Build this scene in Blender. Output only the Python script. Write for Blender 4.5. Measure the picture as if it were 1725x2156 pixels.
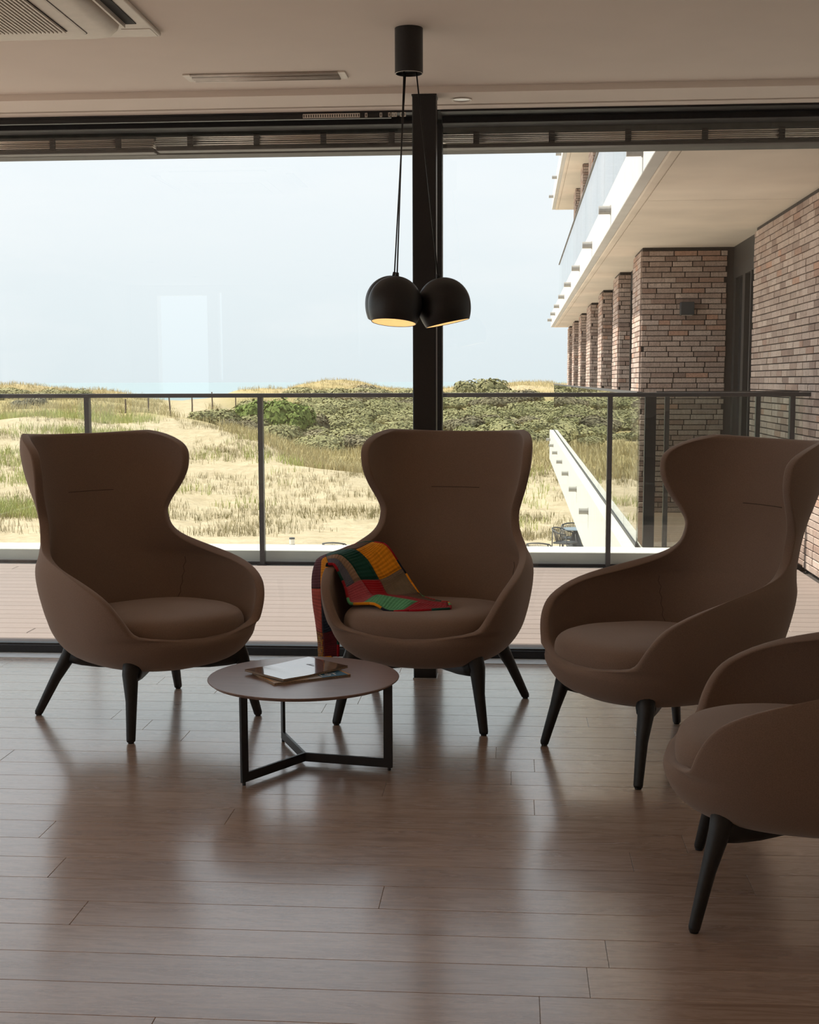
import bpy, bmesh, math, random
import numpy as np
from mathutils import Matrix, Vector

scene = bpy.context.scene
for o in list(bpy.data.objects):
    bpy.data.objects.remove(o, do_unlink=True)
col = scene.collection
rnd = random.Random(7)
R = math.radians

# ------------------------------------------------------------------ camera
FPX, CX, CY, EYE = 2800.0, 862.5, 1144.0, 1.34
YAW, PITCH, ROLL = R(4.4), R(6.96), 0.003
_rz = Matrix.Rotation(YAW, 3, 'Z')
_f = Vector((0, math.cos(PITCH), -math.sin(PITCH))); _r = Vector((1, 0, 0)); _u = _r.cross(_f)
CF = _rz @ _f
CR = _rz @ (math.cos(ROLL) * _r - math.sin(ROLL) * _u)
CU = _rz @ (math.cos(ROLL) * _u + math.sin(ROLL) * _r)
CE = Vector((0, 0, EYE))
cd = bpy.data.cameras.new('camera')
cam = bpy.data.objects.new('camera', cd); col.objects.link(cam)
m = Matrix((CR, CU, -CF)).transposed().to_4x4(); m.translation = CE
cam.matrix_world = m
cd.sensor_fit = 'AUTO'; cd.sensor_width = 36.0
cd.lens = FPX / 2156 * 36.0
cd.shift_y = (CY - 1078.0) / 2156.0
cd.clip_start = 0.05; cd.clip_end = 20000
scene.camera = cam

def ray(x, y):
    return CF + CR * ((x - CX) / FPX) - CU * ((y - CY) / FPX)
def onz(x, y, z=0.0):
    r = ray(x, y); return CE + r * ((z - EYE) / r.z)
def ony(x, y, Y):
    r = ray(x, y); return CE + r * (Y / r.y)

# ------------------------------------------------------------------ world, sun, exposure
vs = scene.view_settings
scene.display_settings.display_device = 'sRGB'
vs.view_transform = 'Standard'; vs.look = 'None'; vs.gamma = 1.0; vs.use_curve_mapping = False
vs.exposure = 0.62

class NT:
    """tiny node-tree helper"""
    def __init__(s, tree): s.t = tree; s.n = tree.nodes; s.l = tree.links
    def add(s, typ, **kw):
        n = s.n.new(typ)
        for k, v in kw.items(): setattr(n, k, v)
        return n
    def link(s, a, b): s.l.new(a, b)
    def val(s, sock, v):
        if hasattr(v, 'is_linked') or isinstance(v, bpy.types.NodeSocket): s.link(v, sock)
        else: sock.default_value = v
    def math(s, op, a, b=0.0, c=None):
        n = s.add('ShaderNodeMath', operation=op); s.val(n.inputs[0], a); s.val(n.inputs[1], b)
        if c is not None: s.val(n.inputs[2], c)
        return n.outputs[0]
    def mix(s, fac, a, b, blend='MIX'):
        n = s.add('ShaderNodeMix', data_type='RGBA', blend_type=blend)
        s.val(n.inputs[0], fac); s.val(n.inputs[6], a); s.val(n.inputs[7], b); return n.outputs[2]
    def ramp(s, fac, stops, interp='LINEAR'):
        n = s.add('ShaderNodeValToRGB'); cr = n.color_ramp; cr.interpolation = interp
        while len(cr.elements) < len(stops): cr.elements.new(0.5)
        for e, (p, c) in zip(cr.elements, stops): e.position = p; e.color = (*c[:3], 1)
        s.link(fac, n.inputs[0]); return n.outputs[0]
    def noise(s, vec, scale, detail=4, rough=0.5):
        n = s.add('ShaderNodeTexNoise'); n.inputs['Scale'].default_value = scale
        n.inputs['Detail'].default_value = detail; n.inputs['Roughness'].default_value = rough
        if vec is not None: s.link(vec, n.inputs['Vector'])
        return n
    def mapping(s, vec, scale=(1, 1, 1), rot=(0, 0, 0)):
        n = s.add('ShaderNodeMapping'); n.inputs['Scale'].default_value = scale; n.inputs['Rotation'].default_value = rot
        s.link(vec, n.inputs['Vector']); return n.outputs[0]
    def vadd(s, a, b):
        n = s.add('ShaderNodeVectorMath', operation='ADD'); s.link(a, n.inputs[0]); s.link(b, n.inputs[1]); return n.outputs[0]

wd = bpy.data.worlds.new('hazy_sky'); scene.world = wd; wd.use_nodes = True
w = NT(wd.node_tree); w.n.clear()
tc = w.add('ShaderNodeTexCoord'); sx = w.add('ShaderNodeSeparateXYZ'); w.link(tc.outputs['Generated'], sx.inputs[0])
sky = w.ramp(sx.outputs['Z'], [(0.0, (.645, .72, .755)), (0.05, (.685, .755, .79)), (0.12, (.745, .80, .835)), (0.2, (.775, .83, .875)), (1.0, (.70, .80, .94))])
cl = w.noise(w.mapping(tc.outputs['Generated'], (2.0, 2.0, 9.0)), 2.2, 5, .55)
clf = w.ramp(cl.outputs['Fac'], [(.48, (0, 0, 0)), (.72, (1, 1, 1))])
skyc = w.mix(w.math('MULTIPLY', clf, .35), sky, (.83, .85, .86, 1))
bg = w.add('ShaderNodeBackground'); w.link(skyc, bg.inputs[0]); bg.inputs[1].default_value = 0.83
wo = w.add('ShaderNodeOutputWorld'); w.link(bg.outputs[0], wo.inputs[0])

sd = bpy.data.lights.new('sun', 'SUN'); sd.energy = 5.0; sd.angle = R(1.2); sd.color = (1.0, .93, .82)
sun = bpy.data.objects.new('sun', sd); col.objects.link(sun)
SUN_TO = Vector((math.cos(R(57)) * math.cos(R(2)), math.cos(R(57)) * -math.sin(R(2)), -math.sin(R(57))))   # from the left, along the facade
sun.rotation_euler = SUN_TO.to_track_quat('-Z', 'Y').to_euler()
sun.location = (-20, -5, 30)

# ------------------------------------------------------------------ materials
def mat(name):
    m = bpy.data.materials.new(name); m.use_nodes = True
    t = NT(m.node_tree); b = t.n['Principled BSDF']
    return m, t, b
def setp(b, **kw):
    for k, v in kw.items():
        s = b.inputs[k.replace('_', ' ')]
        s.default_value = (*v, 1) if isinstance(v, tuple) and len(v) == 3 else v
def simple(name, c, rough=.5, metal=0.0, vary=0.06, scale=30, bump=0.0, spec=.5):
    m, t, b = mat(name)
    tcn = t.add('ShaderNodeTexCoord')
    n = t.noise(tcn.outputs['Object'], scale, 4)
    lo = tuple(max(0, x * (1 - vary * 2)) for x in c); hi = tuple(x * (1 + vary * 2) for x in c)
    t.link(t.ramp(n.outputs['Fac'], [(.3, lo), (.7, hi)]), b.inputs['Base Color'])
    setp(b, Roughness=rough, Metallic=metal); b.inputs['Specular IOR Level'].default_value = spec
    if bump:
        bp = t.add('ShaderNodeBump'); bp.inputs['Strength'].default_value = bump; bp.inputs['Distance'].default_value = .002
        t.link(n.outputs['Fac'], bp.inputs['Height']); t.link(bp.outputs[0], b.inputs['Normal'])
    return m
MAT = {}
MAT['ceiling'] = simple('ceiling_paint', (.88, .795, .715), .9, vary=.01, scale=3)
MAT['wall'] = simple('wall_paint', (.87, .83, .77), .9, vary=.01, scale=3)
MAT['black'] = simple('black_powder_coat', (.012, .012, .013), .42, vary=.1, scale=120)
MAT['frame'] = simple('anthracite_frame', (.018, .018, .02), .45, vary=.1, scale=80)
MAT['rail'] = simple('grey_rail_metal', (.052, .05, .05), .45, vary=.1, scale=60)
MAT['blackwood'] = simple('black_stained_wood', (.012, .011, .010), .48, vary=.2, scale=60, bump=.1)
MAT['strip'] = simple('brushed_aluminium_strip', (.55, .57, .59), .28, .8, .04, 60)
MAT['fascia'] = simple('grey_green_fascia', (.115, .12, .11), .7, vary=.08, scale=20)
MAT['slat'] = simple('silver_slat', (.84, .79, .72), .28, 1.0, .03, 9)
MAT['white'] = simple('white_plastic', (.76, .70, .62), .45, vary=.02)
MAT['whitedull'] = simple('white_metal', (.62, .56, .50), .35, .3, .03)
MAT['grilledark'] = simple('dark_vent', (.02, .018, .016), .8)
MAT['concrete'] = simple('white_concrete', (.55, .54, .515), .85, vary=.025, scale=5, bump=.1)
MAT['parapet'] = simple('brightened_white_concrete', (.74, .72, .685), .85, vary=.025, scale=5, bump=.1)  # white concrete lightened in colour to offset shade on the parapet front
MAT['skystrip'] = simple('sky_tinted_sill_strip', (.72, .77, .80), .4, vary=.02)  # pale blue stands in for sky reflected by the metal strip
MAT['soffit'] = simple('soffit_render', (.70, .62, .53), .9, vary=.05, scale=1.3)
MAT['patio'] = simple('patio_paving', (.62, .56, .47), .9, vary=.06, scale=2)
MAT['greymetal'] = simple('dark_garden_metal', (.05, .055, .06), .5)
MAT['cord'] = simple('woven_cord', (.16, .14, .12), .9, vary=.2, scale=60)
MAT['tabletopblue'] = simple('blue_grey_laminate', (.17, .22, .27), .35)
MAT['post'] = simple('weathered_post', (.12, .09, .07), .9, vary=.2)
MAT['spout'] = simple('galvanised_spout', (.34, .325, .30), .45, .3)
MAT['darkglass'] = simple('dark_glazing', (.03, .033, .036), .06, vary=.05, scale=1)
MAT['doorframe'] = simple('bronze_frame', (.045, .041, .038), .5)
MAT['mortar'] = simple('dark_mortar', (.06, .05, .045), .95, vary=.15, scale=60)
MAT['seam'] = simple('dark_seam', (.07, .048, .037), .95)
MAT['pages'] = simple('magazine_pages', (.30, .22, .15), .8, vary=.15, scale=200)

def glass_mat(name, tint, refl=1.0):
    m = bpy.data.materials.new(name); m.use_nodes = True; t = NT(m.node_tree); t.n.clear()
    lw = t.add('ShaderNodeLayerWeight'); lw.inputs['Blend'].default_value = .5
    fr = t.math('MULTIPLY_ADD', t.math('POWER', lw.outputs['Facing'], 5.0), .96 * refl, .04 * refl)
    tr = t.add('ShaderNodeBsdfTransparent'); tr.inputs[0].default_value = (*tint, 1)
    gl = t.add('ShaderNodeBsdfGlossy'); gl.inputs['Roughness'].default_value = 0.0; gl.inputs[0].default_value = (1, 1, 1, 1)
    mx = t.add('ShaderNodeMixShader'); t.link(fr, mx.inputs[0]); t.link(tr.outputs[0], mx.inputs[1]); t.link(gl.outputs[0], mx.inputs[2])
    o = t.add('ShaderNodeOutputMaterial'); t.link(mx.outputs[0], o.inputs[0]); return m
MAT['glass'] = glass_mat('window_glass', (.985, .99, .985))
MAT['railglass'] = glass_mat('balustrade_glass', (.93, .955, .935))

# floor planks: oak, each plank its own tone and grain
m, t, b = mat('oiled_oak_plank')
oi = t.add('ShaderNodeObjectInfo'); geo = t.add('ShaderNodeNewGeometry')
off = t.add('ShaderNodeCombineXYZ'); t.link(t.math('MULTIPLY', oi.outputs['Random'], 37.0), off.inputs[0]); t.link(t.math('MULTIPLY', oi.outputs['Random'], 91.0), off.inputs[1])
pos = t.vadd(geo.outputs['Position'], off.outputs[0])
g1 = t.noise(t.mapping(pos, (1.1, 11, 1)), 2.2, 8, .62); g1.inputs['Distortion'].default_value = .9
g2 = t.noise(t.mapping(pos, (5, 160, 1)), 2.0, 3, .6)
tone = t.ramp(oi.outputs['Random'], [(0, (.50, .38, .31)), (.35, (.60, .47, .39)), (.7, (.54, .41, .335)), (1, (.65, .52, .44))])
c1 = t.mix(t.ramp(g1.outputs['Fac'], [(.36, (0, 0, 0)), (.50, (.85, .85, .85)), (.56, (.15, .15, .15)), (.7, (.6, .6, .6))]), t.mix(1.0, tone, (.72, .66, .62, 1), 'MULTIPLY'), t.mix(1.0, tone, (1.12, 1.1, 1.08, 1), 'MULTIPLY'))
c2 = t.mix(t.math('MULTIPLY', g2.outputs['Fac'], .35), c1, (.26, .18, .14, 1))
t.link(c2, b.inputs['Base Color'])
t.link(t.math('MULTIPLY_ADD', g1.outputs['Fac'], .14, .19), b.inputs['Roughness']); b.inputs['Specular IOR Level'].default_value = .6; b.inputs['Coat Weight'].default_value = .9; b.inputs['Coat Roughness'].default_value = .17
bp = t.add('ShaderNodeBump'); bp.inputs['Strength'].default_value = .25; bp.inputs['Distance'].default_value = .001
t.link(g2.outputs['Fac'], bp.inputs['Height']); t.link(bp.outputs[0], b.inputs['Normal'])
MAT['plank'] = m
MAT['subfloor'] = simple('plank_joint', (.20, .14, .11), .7)

# terrace boards
m, t, b = mat('weathered_deck_board')
oi = t.add('ShaderNodeObjectInfo'); geo = t.add('ShaderNodeNewGeometry')
off = t.add('ShaderNodeCombineXYZ'); t.link(t.math('MULTIPLY', oi.outputs['Random'], 53.0), off.inputs[0])
pos = t.vadd(geo.outputs['Position'], off.outputs[0])
g = t.noise(t.mapping(pos, (1.2, 30, 1)), 2.5, 6, .6)
tone = t.ramp(oi.outputs['Random'], [(0, (.235, .195, .175)), (.5, (.27, .222, .20)), (1, (.25, .205, .183))])
t.link(t.mix(t.math('MULTIPLY', g.outputs['Fac'], .5), tone, (.19, .15, .13, 1)), b.inputs['Base Color'])
setp(b, Roughness=.75); MAT['deck'] = m
m2 = m.copy(); m2.name = 'shaded_warm_deck_board'  # brown boards, darkened in colour to stand in for shade on the gallery
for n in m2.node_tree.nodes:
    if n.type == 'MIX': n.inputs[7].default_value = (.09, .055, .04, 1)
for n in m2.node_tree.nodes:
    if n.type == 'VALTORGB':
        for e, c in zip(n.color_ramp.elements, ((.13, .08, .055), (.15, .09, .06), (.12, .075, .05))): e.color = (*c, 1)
MAT['deckwarm_shade'] = m2

# upholstery: brown wool felt
m, t, b = mat('brown_wool_felt')
tcn = t.add('ShaderNodeTexCoord')
n1 = t.noise(tcn.outputs['Object'], 420, 3, .7); n2 = t.noise(tcn.outputs['Object'], 5, 3)
c = t.mix(n1.outputs['Fac'], (.145, .094, .068, 1), (.365, .25, .188, 1))
c = t.mix(t.math('MULTIPLY', n2.outputs['Fac'], .18), c, (.10, .065, .05, 1))
t.link(c, b.inputs['Base Color']); setp(b, Roughness=.92)
b.inputs['Sheen Weight'].default_value = .38; b.inputs['Sheen Roughness'].default_value = .45; b.inputs['Sheen Tint'].default_value = (.9, .82, .76, 1)
b.inputs['Specular IOR Level'].default_value = .25
bp = t.add('ShaderNodeBump'); bp.inputs['Strength'].default_value = .3; bp.inputs['Distance'].default_value = .0015
t.link(n1.outputs['Fac'], bp.inputs['Height']); t.link(bp.outputs[0], b.inputs['Normal'])
MAT['felt'] = m

# table top veneer
m, t, b = mat('walnut_veneer')
tcn = t.add('ShaderNodeTexCoord')
g = t.noise(t.mapping(tcn.outputs['Object'], (3, 60, 3), (0, 0, R(12))), 2.5, 6, .65)
t.link(t.ramp(g.outputs['Fac'], [(.3, (.20, .125, .10)), (.7, (.30, .20, .165))]), b.inputs['Base Color'])
setp(b, Roughness=.34); b.inputs['Coat Weight'].default_value = .4; b.inputs['Coat Roughness'].default_value = .3; MAT['veneer'] = m

# bricks: one tone per brick object (or per brick attribute)
def brick_mat(name, attr):
    m, t, b = mat(name)
    geo = t.add('ShaderNodeNewGeometry')
    if attr:
        a = t.add('ShaderNodeAttribute', attribute_name='tone'); rn = a.outputs['Fac']
    else:
        rn = t.add('ShaderNodeObjectInfo').outputs['Random']
    tone = t.ramp(rn, [(0, (.25, .175, .145)), (.25, (.48, .38, .325)), (.5, (.385, .295, .25)), (.62, (.55, .445, .385)), (.8, (.47, .36, .30)), (.93, (.32, .22, .18)), (1, (.50, .30, .215))])
    st = t.noise(t.mapping(geo.outputs['Position'], (14, 14, 3)), 3, 4, .6)
    n = t.noise(geo.outputs['Position'], 90, 4, .65)
    c = t.mix(t.ramp(st.outputs['Fac'], [(.38, (0, 0, 0)), (.62, (.75, .75, .75))]), tone, t.mix(1.0, tone, (1.3, 1.3, 1.32, 1), 'MULTIPLY'))
    c = t.mix(t.ramp(n.outputs['Fac'], [(.35, (.5, .5, .5)), (.55, (0, 0, 0))]), c, (.16, .11, .09, 1))
    t.link(c, b.inputs['Base Color']); setp(b, Roughness=.93)
    bp = t.add('ShaderNodeBump'); bp.inputs['Strength'].default_value = .6; bp.inputs['Distance'].default_value = .006
    t.link(n.outputs['Fac'], bp.inputs['Height']); t.link(bp.outputs[0], b.inputs['Normal'])
    return m
MAT['brick'] = brick_mat('mottled_brick', False)
MAT['brickattr'] = brick_mat('mottled_brick_run', True)

# dunes
m, t, b = mat('dune_sand')
geo = t.add('ShaderNodeNewGeometry')
n1 = t.noise(geo.outputs['Position'], .09, 5, .6); n2 = t.noise(geo.outputs['Position'], 1.1, 5, .65); n3 = t.noise(geo.outputs['Position'], 5.0, 4, .6)
at = t.add('ShaderNodeAttribute', attribute_name='veg')
sand = t.ramp(n2.outputs['Fac'], [(.3, (.40, .32, .21)), (.55, (.50, .41, .285)), (.75, (.54, .455, .325))])
sand = t.mix(t.ramp(n3.outputs['Fac'], [(.5, (0, 0, 0)), (.72, (.5, .5, .5))]), sand, (.34, .275, .16, 1))
gr = t.ramp(n2.outputs['Fac'], [(.3, (.33, .27, .13)), (.5, (.39, .31, .16)), (.7, (.28, .255, .115))])
t.link(t.mix(t.math('MULTIPLY', at.outputs['Fac'], 1.0), sand, gr), b.inputs['Base Color'])
setp(b, Roughness=1.0); b.inputs['Specular IOR Level'].default_value = .05
bp = t.add('ShaderNodeBump'); bp.inputs['Strength'].default_value = .8; bp.inputs['Distance'].default_value = .25
t.link(n2.outputs['Fac'], bp.inputs['Height']); t.link(bp.outputs[0], b.inputs['Normal'])
MAT['sand'] = m

def leaf_mat(name, a, bb, scale=1.5):
    m, t, b = mat(name)
    geo = t.add('ShaderNodeNewGeometry'); oi = t.add('ShaderNodeObjectInfo')
    n = t.noise(geo.outputs['Position'], scale, 3)
    f = t.math('ADD', n.outputs['Fac'], t.math('MULTIPLY_ADD', oi.outputs['Random'], .3, -.15))
    t.link(t.ramp(f, [(.3, a), (.7, bb)]), b.inputs['Base Color']); setp(b, Roughness=.9)
    b.inputs['Specular IOR Level'].default_value = .1
    return m
MAT['leafgrey'] = leaf_mat('grey_green_leaves', (.20, .195, .095), (.34, .315, .17), .8)
MAT['leafgreen'] = leaf_mat('fresh_green_leaves', (.12, .165, .045), (.22, .26, .085))
MAT['leafdark'] = leaf_mat('brown_green_leaves', (.17, .15, .095), (.26, .225, .145))
MAT['grassgreen'] = leaf_mat('green_marram', (.36, .40, .13), (.48, .48, .20))
MAT['grassdry'] = leaf_mat('dry_marram', (.44, .37, .20), (.54, .46, .27))
MAT['grassbrown'] = leaf_mat('sparse_marram', (.24, .21, .105), (.38, .31, .17))

m, t, b = mat('sea_water'); geo = t.add('ShaderNodeNewGeometry')
n = t.noise(t.mapping(geo.outputs['Position'], (.01, .05, 1)), 1, 3)
t.link(t.ramp(n.outputs['Fac'], [(.3, (.22, .29, .31)), (.7, (.25, .32, .34))]), b.inputs['Base Color']); setp(b, Roughness=.55)
MAT['sea'] = m

# ------------------------------------------------------------------ mesh helpers
class MB:
    def __init__(s): s.v = []; s.f = []
    def add(s, vs, fs):
        o = len(s.v); s.v += [tuple(p) for p in vs]; s.f += [tuple(i + o for i in f) for f in fs]; return s
    def box(s, x0, x1, y0, y1, z0, z1):
        return s.add([(x0, y0, z0), (x1, y0, z0), (x1, y1, z0), (x0, y1, z0), (x0, y0, z1), (x1, y0, z1), (x1, y1, z1), (x0, y1, z1)],
                     [(0, 3, 2, 1), (4, 5, 6, 7), (0, 1, 5, 4), (1, 2, 6, 5), (2, 3, 7, 6), (3, 0, 4, 7)])
    def cbox(s, x0, x1, y0, y1, z0, z1, c=.004):
        """box with chamfered top edges (16 side faces kept cheap)"""
        a = [(x0, y0, z0), (x1, y0, z0), (x1, y1, z0), (x0, y1, z0)]
        b = [(x0, y0, z1 - c), (x1, y0, z1 - c), (x1, y1, z1 - c), (x0, y1, z1 - c)]
        d = [(x0 + c, y0 + c, z1), (x1 - c, y0 + c, z1), (x1 - c, y1 - c, z1), (x0 + c, y1 - c, z1)]
        fs = [(3, 2, 1, 0), (8, 9, 10, 11)]
        for i in range(4):
            j = (i + 1) % 4; fs += [(i, j, j + 4, i + 4), (i + 4, j + 4, j + 8, i + 8)]
        return s.add(a + b + d, fs)
    def tube(s, pts, rads, n=12, cap=True, flat=1.0, up=None):
        pts = [Vector(p) for p in pts]
        if not isinstance(rads, (list, tuple)): rads = [rads] * len(pts)
        vs = []; prev = None
        for i, p in enumerate(pts):
            tan = (pts[min(i + 1, len(pts) - 1)] - pts[max(i - 1, 0)]).normalized()
            if prev is None:
                ref = Vector(up) if up else (Vector((0, 0, 1)) if abs(tan.z) < .9 else Vector((1, 0, 0)))
            else: ref = prev
            a = (ref - tan * ref.dot(tan)).normalized(); bb = tan.cross(a); prev = a
            for k in range(n):
                an = 2 * math.pi * k / n
                vs.append(p + a * (math.cos(an) * rads[i]) + bb * (math.sin(an) * rads[i] * flat))
        fs = []
        for i in range(len(pts) - 1):
            for k in range(n):
                k2 = (k + 1) % n; fs.append((i * n + k, i * n + k2, (i + 1) * n + k2, (i + 1) * n + k))
        if cap:
            fs.append(tuple(range(n - 1, -1, -1))); fs.append(tuple((len(pts) - 1) * n + k for k in range(n)))
        return s.add(vs, fs)
    def lathe(s, prof, n=32, c=(0, 0, 0), closed=False):
        vs = []; fs = []
        for (r, z) in prof:
            for k in range(n):
                a = 2 * math.pi * k / n; vs.append((c[0] + r * math.cos(a), c[1] + r * math.sin(a), c[2] + z))
        L = len(prof)
        for i in range(L - 1 + (1 if closed else 0)):
            for k in range(n):
                k2 = (k + 1) % n; i2 = (i + 1) % L
                fs.append((i * n + k, i * n + k2, i2 * n + k2, i2 * n + k))
        return s.add(vs, fs)
    def mesh(s, name):
        me = bpy.data.meshes.new(name); me.from_pydata(s.v, [], s.f); me.update(); return me
    def build(s, name, material, parent=None, smooth=False, bevel=0.0, seg=2, sub=0, fix=True):
        me = s.mesh(name)
        if fix:
            bm = bmesh.new(); bm.from_mesh(me); bmesh.ops.recalc_face_normals(bm, faces=bm.faces); bm.to_mesh(me); bm.free()
        return place(name, me, material, parent, smooth, bevel, seg, sub)

def place(name, me, material, parent=None, smooth=False, bevel=0.0, seg=2, sub=0):
    if material is not None and not me.materials: me.materials.append(MAT[material] if isinstance(material, str) else material)
    if smooth:
        me.polygons.foreach_set('use_smooth', [True] * len(me.polygons))
    o = bpy.data.objects.new(name, me); col.objects.link(o)
    if parent is not None: o.parent = parent
    if bevel:
        md = o.modifiers.new('bevel', 'BEVEL'); md.width = bevel; md.segments = seg; md.limit_method = 'ANGLE'; md.angle_limit = R(40)
    if sub:
        md = o.modifiers.new('subdivision', 'SUBSURF'); md.levels = sub; md.render_levels = sub
    return o
def tag(o, label=None, cat=None, group=None, kind=None):
    if label: o['label'] = label
    if cat: o['category'] = cat
    if group: o['group'] = group
    if kind: o['kind'] = kind
    return o
def thing(name, label, cat, loc=(0, 0, 0), rz=0.0, group=None):
    o = bpy.data.objects.new(name, None); col.objects.link(o); o.empty_display_size = .1
    o.location = loc; o.rotation_euler = (0, 0, rz)
    return tag(o, label, cat, group)
def structure(o, label=None, cat=None): return tag(o, label, cat, None, 'structure')
def copy_tree(o, parent=None):
    c = o.copy(); col.objects.link(c)
    if parent is not None: c.parent = parent
    for ch in list(o.children): copy_tree(ch, c)
    return c
def catmull(xs, ys, q):
    """smooth monotone-ish interpolation (pchip)"""
    xs = np.asarray(xs, float); ys = np.asarray(ys, float); h = np.diff(xs); d = np.diff(ys) / h
    mm = np.zeros_like(ys); mm[0] = d[0]; mm[-1] = d[-1]
    for i in range(1, len(xs) - 1):
        if d[i - 1] * d[i] > 0:
            w1 = 2 * h[i] + h[i - 1]; w2 = h[i] + 2 * h[i - 1]; mm[i] = (w1 + w2) / (w1 / d[i - 1] + w2 / d[i])
    q = np.atleast_1d(q); k = np.clip(np.searchsorted(xs, q) - 1, 0, len(xs) - 2)
    tt = (q - xs[k]) / h[k]
    return (2*tt**3-3*tt**2+1)*ys[k] + (tt**3-2*tt**2+tt)*h[k]*mm[k] + (-2*tt**3+3*tt**2)*ys[k+1] + (tt**3-tt**2)*h[k]*mm[k+1]

# ================================================================== room shell
XL, XR, YB, YW = -5.0, 2.45, -4.6, 6.39      # left wall, right wall, back wall, window plane
ZC, ZS = 2.59, 2.563                          # main ceiling, lowered strip by the window
YSTEP = 5.87

# floor: sub-floor slab with loose planks as its parts
floor = structure(MB().box(XL, XR, YB, 6.30, -.25, -.012).build('floor', 'subfloor'), 'oiled oak plank floor of the lounge')
PITCHY, Y0 = .1537, 2.633
joints = {}
for px, py in ((177, 2003), (150, 1803), (1278, 2005), (1125, 1695), (1137, 2125), (1329, 1808), (1582, 1864), (157, 1933), (476, 1731), (802, 1895), (323, 2150), (1045, 1580), (1450, 1560), (250, 1500)):
    p = onz(px, py); joints[int(math.floor((p.y - Y0) / PITCHY))] = p.x
pl_mesh = {}
def plank_mesh(L):
    k = round(L, 2)
    if k not in pl_mesh:
        pl_mesh[k] = MB().cbox(-k / 2 + .0003, k / 2 - .0003, -PITCHY / 2 + .0004, PITCHY / 2 - .0004, -.012, 0, .001).mesh('plank')
        pl_mesh[k].materials.append(MAT['plank'])
    return pl_mesh[k]
kmin = -9; kmax = int((6.30 - Y0) / PITCHY)
for k in range(kmin, kmax + 1):
    x0 = joints.get(k, rnd.uniform(-2, 2))
    while x0 > XL: x0 -= 1.9
    x = x0
    while x < XR - .05:
        xa = max(x, XL + .01); x1 = min(x + 1.9, XR - .01)
        if x1 - xa > .02:
            L = round(x1 - xa, 2)
            o = place('plank', plank_mesh(L), None, floor); o.location = (xa + L / 2, Y0 + (k + .5) * PITCHY, 0)
        x += 1.9
# the floor behind the camera and at the far left goes on with the same boards
fb = MB()
for k in range(int((YB - Y0) / PITCHY), kmin):
    fb.cbox(XL + .01, XR - .01, Y0 + k * PITCHY + .001, Y0 + (k + 1) * PITCHY - .001, -.012, 0, .0014)
tag(fb.build('plank_run', 'plank', floor), kind='stuff')

# ceiling with its lowered strip, the fine shadow joint and the panel seam
ceil = structure(MB().box(XL, XR, YB, YSTEP, ZC, ZC + .2).build('ceiling', 'ceiling'), 'matt warm grey plaster ceiling')
MB().box(XL, XR, YSTEP, 6.11, ZS, ZC + .2).build('lowered_strip', 'ceiling', ceil)
MB().box(XL, XR, 6.125, 6.21, ZS - .003, ZC + .2).build('edge_strip', 'ceiling', ceil)
MB().box(XL, XR, 6.11, 6.125, ZS + .012, ZC + .2).build('shadow_joint', 'grilledark', ceil)

# walls: back openings mirrored in the glass, left windows added for brightness
def wall_with_holes(name, axis, at, lo, hi, z0, z1, holes, th=.2, sign=1, label=None):
    """wall in the plane axis=at; holes = (a0,a1,zb,zt) sorted along the wall"""
    b = MB(); a = lo
    def bx(a0, a1, zz0, zz1):
        if a1 - a0 < 1e-4 or zz1 - zz0 < 1e-4: return
        if axis == 'x': b.box(min(at, at + sign * th), max(at, at + sign * th), a0, a1, zz0, zz1)
        else: b.box(a0, a1, min(at, at + sign * th), max(at, at + sign * th), zz0, zz1)
    for (a0, a1, zb, zt) in holes:
        bx(a, a0, z0, z1); bx(a0, a1, z0, zb); bx(a0, a1, zt, z1); a = a1
    bx(a, hi, z0, z1)
    return structure(b.build(name, 'wall'), label)
def refl(px, py):
    r = ray(px, py); k = 2 * YW - YB
    return (r.x / r.y * k, EYE + r.z / r.y * k)
wa = refl(330, 622); wb = refl(440, 828); wc = refl(457, 640); we = refl(470, 800); wf = refl(752, 640); wg = refl(757, 750)
BACKH = [(wa[0], wb[0], wb[1], min(wa[1], 2.5)), (wc[0], we[0], we[1], 2.5), (wf[0], wg[0], wg[1], 2.5)]
wall_with_holes('wall_back', 'y', YB, XL - .2, XR + .2, -.25, ZC + .2, BACKH, sign=-1, label='plain wall at the back of the lounge')
LEFTH = [(-.2, 1.9, .05, 2.5), (2.0, 4.1, .05, 2.5), (4.2, 6.2, .05, 2.5)]  # unseen windows, put in to brighten the lounge
wall_with_holes('wall_left', 'x', XL, YB, 6.6, -.25, ZC + .2, LEFTH, sign=-1, label='plain side wall with tall windows added for light')
wall_with_holes('wall_right', 'x', XR, YB, 6.6, -.25, ZC + .2, [], sign=1, label='plain side wall beside the armchairs')
wn = 3
def window_pane(n, axis, at, a0, a1, z0, z1):
    f = MB(); w_ = .05
    for (p0, p1, q0, q1) in ((a0, a1, z0, z0 + w_), (a0, a1, z1 - w_, z1), (a0, a0 + w_, z0 + w_, z1 - w_), (a1 - w_, a1, z0 + w_, z1 - w_)):
        if axis == 'x': f.box(at - .03, at + .03, p0, p1, q0, q1)
        else: f.box(p0, p1, at - .03, at + .03, q0, q1)
    fo = structure(f.build('window_%d' % n, 'frame'), 'dark framed window added to light the lounge')
    g = MB()
    if axis == 'x': g.box(at - .005, at + .005, a0 + w_, a1 - w_, z0 + w_, z1 - w_)
    else: g.box(a0 + w_, a1 - w_, at - .005, at + .005, z0 + w_, z1 - w_)
    g.build('pane', 'glass', fo)
for (a0, a1, z0, z1) in LEFTH: window_pane(wn, 'x', XL - .1, a0, a1, z0, z1); wn += 1

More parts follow.
